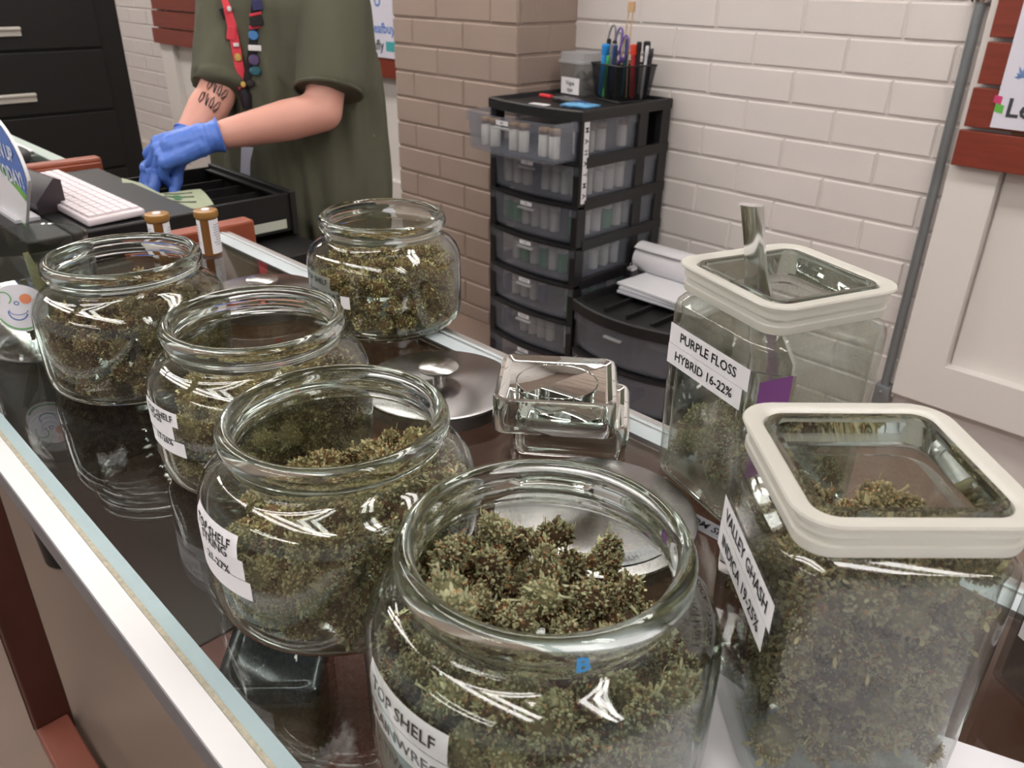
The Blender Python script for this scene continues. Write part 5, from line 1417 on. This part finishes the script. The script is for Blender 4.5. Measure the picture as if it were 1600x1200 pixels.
def glove(wrist, d, w, fingers, thumb, palm_len=.088, elbow=None, side=1):
    """d: hand direction; w: across the hand from little finger to index; palm faces n."""
    d = d.normalized(); w = (w - d * w.dot(d)).normalized(); n = d.cross(w) * side       # n = palm side
    mb = MB()
    for i in range(4):
        o_ = w * (-.030 + .020 * i)
        mb.cap(wrist + w * (-.016 + .0105 * i) + d * .005, wrist + o_ + d * (palm_len - abs(i - 2) * .004), .0240, .0165, 12)
    mb.cap(wrist - d * .005, wrist + d * .06, .034, .032, 16); mb.cap(wrist + w * .018 + d * .015 + n * .006, wrist + w * .032 + d * .045 + n * .012, .018, .016, 12)
    for i, (c1, c2, c3) in enumerate(fingers):
        L_ = (.034, .042, .046, .042)[i], (.020, .026, .029, .025)[i], (.018, .021, .022, .021)[i]
        p = wrist + w * (-.030 + .020 * i) + d * (palm_len - abs(i - 2) * .004); ang = 0; r = .0128 if i else .0115
        spread = (i - 1.5) * .06
        for l_, c_ in zip(L_, (c1, c2, c3)):
            ang += math.radians(c_); dirv = (d * math.cos(ang) + n * math.sin(ang) + w * spread).normalized(); q = p + dirv * l_
            mb.cap(p, q, r, r * .92, 12); p = q; r *= .92
    p = wrist + w * .034 + d * .042 + n * .012
    for l_, v_ in zip((.036, .030), thumb):
        v_ = (d * v_[0] + w * v_[1] + n * v_[2]).normalized(); q = p + v_ * l_; mb.cap(p, q, .0140, .0120, 12); p = q
    e = (elbow - wrist).normalized()
    mb.tube([wrist + e * .038, wrist + e * .036, wrist + e * .02, wrist], [.0345, .0350, .0320, .0300], 20)
    me = eval_mesh(mb, 'glove', 0.0024, 4)
    nrm_ = [v.normal.copy() for v in me.vertices]; cos_ = []
    for v, nv in zip(me.vertices, nrm_):
        q = v.co - wrist; k = .0016 * nz.noise(q * 60) + .0010 * nz.noise(Vector((q.dot(e) * 190, q.dot(w) * 30, q.dot(n) * 30))) * (1 if q.dot(e) > -.03 else .6)
        cos_ += list(v.co + nv * k)
    me.vertices.foreach_set('co', cos_); me.update()
    me.transform(inv); g = link(me, 'glove', glove_m, per)
    m = MB(); cen = wrist + e * .037; u_ = e.orthogonal().normalized(); v2 = e.cross(u_)
    m.tube([cen + (u_ * math.cos(a) + v2 * math.sin(a)) * (.0350 + .0012 * math.sin(5 * a)) for a in [2 * PI * i / 40 for i in range(40)]], .0024, 8, closed=True)
    cf = wpart(m, 'cuff', glove_m, g)
    return g


glove(LWR, Vector((-.46, -.84, -.26)), Vector((-.72, .30, .52)), [(58, 34, 18), (50, 40, 20), (44, 46, 22), (34, 52, 26)], ((.9, .15, .6), (.5, -.30, 1.0)), palm_len=.094, elbow=LEL)
glove(RWR, Vector((.10, -.88, -.42)), Vector((.75, .25, .15)), [(40, 44, 30), (38, 46, 30), (36, 44, 28), (30, 40, 24)], ((.8, .4, .5), (.9, .1, .7)), elbow=REL, side=-1)

# lanyard with pins
def on_shirt(u, v, off=.006):
    o_ = CAM; d = Vector(ray(u, v)).normalized(); h = BV.ray_cast(o_, d)
    p = h[0] if h[0] is not None else Vector(at(u, v, t=1.75))
    return p - d * off
m = MB()
def strap_(m, px, w=.010, mi=0):
    P_ = [on_shirt(u, v) for u, v in px]; r_ = []
    for i, p in enumerate(P_):
        t_ = (P_[min(i + 1, len(P_) - 1)] - P_[max(i - 1, 0)]).normalized(); s_ = t_.cross((CAM - p).normalized()).normalized()
        n_ = (CAM - p).normalized() * .0012
        r_.append([p - s_ * w - n_, p + s_ * w - n_, p + s_ * w + n_, p - s_ * w + n_])
    m.rings(r_, cap0=True, cap1=True, mi=mi, smooth=False)
strap_(m, [(352, -215), (342, -130), (343, -60), (350, -20), (356, 10), (362, 40), (368, 70), (374, 105), (380, 140)]); 
lan = wpart(m, 'lanyard', mat('lanyard_red', (206, 44, 62), 0.6, vary=0.0), per)
m = MB(); strap_(m, [(418, -215), (412, -130), (404, -60), (402, -20), (400, 10), (398, 40), (396, 70), (391, 105), (384, 140)]); wpart(m, 'strap', mat('lanyard_black', (34, 28, 32), 0.6), lan)
def pin(u, v, rx, ry, col, shape='disc', rot=0):
    p = on_shirt(u, v, .010); z = (CAM - p).normalized(); x = Vector((0, 0, 1)).cross(z).normalized(); y = z.cross(x)
    M_ = Matrix(((x.x, y.x, z.x, p.x), (x.y, y.y, z.y, p.y), (x.z, y.z, z.z, p.z), (0, 0, 0, 1))) @ Matrix.Rotation(rot, 4, 'Z')
    m_ = MB()
    if shape == 'disc': m_.lathe([(0, .004), (.8, .0035), (1, .001), (1, -.002), (0, -.002)], 20, T=M_ @ Matrix.Diagonal((rx, ry, 1, 1)))
    else: m_.box(-rx, rx, -ry, ry, -.002, .003, bev=.0012, T=M_)
    wpart(m_, 'pin', col, lan)
pk = lambda n_, c_: mat('pin_' + n_, c_, .35)
pin(352, 20, .010, .012, pk('black', (30, 24, 26)), 'box', .3); pin(361, 52, .009, .014, pk('red', (214, 60, 76)), 'box', -.2); pin(358, 14, .005, .006, pk('white', (226, 222, 222)))
pin(369, 70, .006, .004, pk('white', None) if False else MATS['pin_white'], 'box'); pin(372, 90, .008, .009, pk('gold', (196, 160, 84)), 'disc')
pin(402, 8, .011, .010, pk('navy', (52, 52, 96)), 'box', .1); pin(401, 33, .014, .010, MATS['pin_black'], 'box', .2); pin(399, 22, .013, .003, MATS['pin_red'], 'box', .2)
pin(396, 55, .011, .011, pk('blue', (74, 130, 190))); pin(398, 75, .014, .006, MATS['pin_white'], 'box', -.05); pin(397, 94, .012, .012, pk('purple', (84, 66, 104))); pin(399, 111, .013, .010, pk('teal', (40, 88, 102)))
pin(398, 42, .012, .004, MATS['pin_red'], 'box', .15)
pin(391, 130, .010, .009, MATS['pin_black']); pin(380, 132, .006, .007, MATS['pin_gold'])
m = MB(); P_ = [on_shirt(u, v, .010) for u, v in ((380, 138), (384, 150), (387, 170))]; m.tube(P_, [.008, .014, .010], 12); wpart(m, 'badge_reel', mat('reel_black', (36, 32, 38), .3), lan)
m = MB(); a_, b_ = on_shirt(385, 168, .012), on_shirt(387, 278, .012); s_ = (b_ - a_).normalized().cross((CAM - a_).normalized()).normalized(); q_ = a_.lerp(b_, .55)
m.rings([[q_ - s_ * .017, q_ + s_ * .013, q_ + s_ * .013 - (CAM - q_).normalized() * .002, q_ - s_ * .017 - (CAM - q_).normalized() * .002], [b_ - s_ * .013, b_ + s_ * .017, b_ + s_ * .017 - (CAM - b_).normalized() * .002, b_ - s_ * .013 - (CAM - b_).normalized() * .002]], cap0=True, cap1=True, smooth=False)
wpart(m, 'badge_card', mat('badge_white', (196, 196, 214), .5), lan)
m = MB(); m.tube([P_[-1], q_], .0014, 6); wpart(m, 'cord', MATS['reel_black'], lan)

# the bank note
bn = thing('bank_note', 'curled green paper bank note held between gloved fingers above the open drawer', 'bank note', at(250, 300, t=1.66))
lo = [at(u, v, t=t_) for u, v, t_ in ((192, 291, 1.665), (222, 303, 1.655), (258, 319, 1.635), (284, 325, 1.63), (310, 326, 1.63), (334, 319, 1.635))]
hi2 = [at(u, v, t=t_) for u, v, t_ in ((190, 278, 1.675), (220, 286, 1.68), (250, 302, 1.685), (272, 300, 1.695), (292, 297, 1.70), (313, 295, 1.705))]
rs = [[l.lerp(h, k / 4) + Vector((0, 0, .004 * math.sin(k / 4 * PI))) for k in range(5)] for l, h in zip(lo, hi2)]
m = MB(); m.rings(rs, closed=False); m.rings([[p - Vector((0, 0, .0012)) for p in r] for r in rs][::-1], closed=False)
wpart(m, 'note_sheet', mat('note_green', (158, 166, 140), 0.7, vary=0.12, scale=120), bn)
m = MB(); c_ = rs[3][2] + Vector((0, 0, .0015)); ux = (rs[4][2] - rs[2][2]).normalized(); vx = (rs[3][4] - rs[3][0]).normalized()
m.add([c_ + ux * .010 * math.cos(a) + vx * .012 * math.sin(a) for a in [2 * PI * i / 20 for i in range(20)]], [tuple(range(20))]); wpart(m, 'seal', mat('note_seal', (70, 130, 90), 0.7), bn)
m = MB()
for k in (1, 2, 3): m.tube([rs[i][k] + Vector((0, 0, .0014)) + ux * .002 * k for i in (2, 3, 4)], .0011, 4)
wpart(m, 'engraving', mat('note_ink', (84, 92, 76), 0.7), bn)
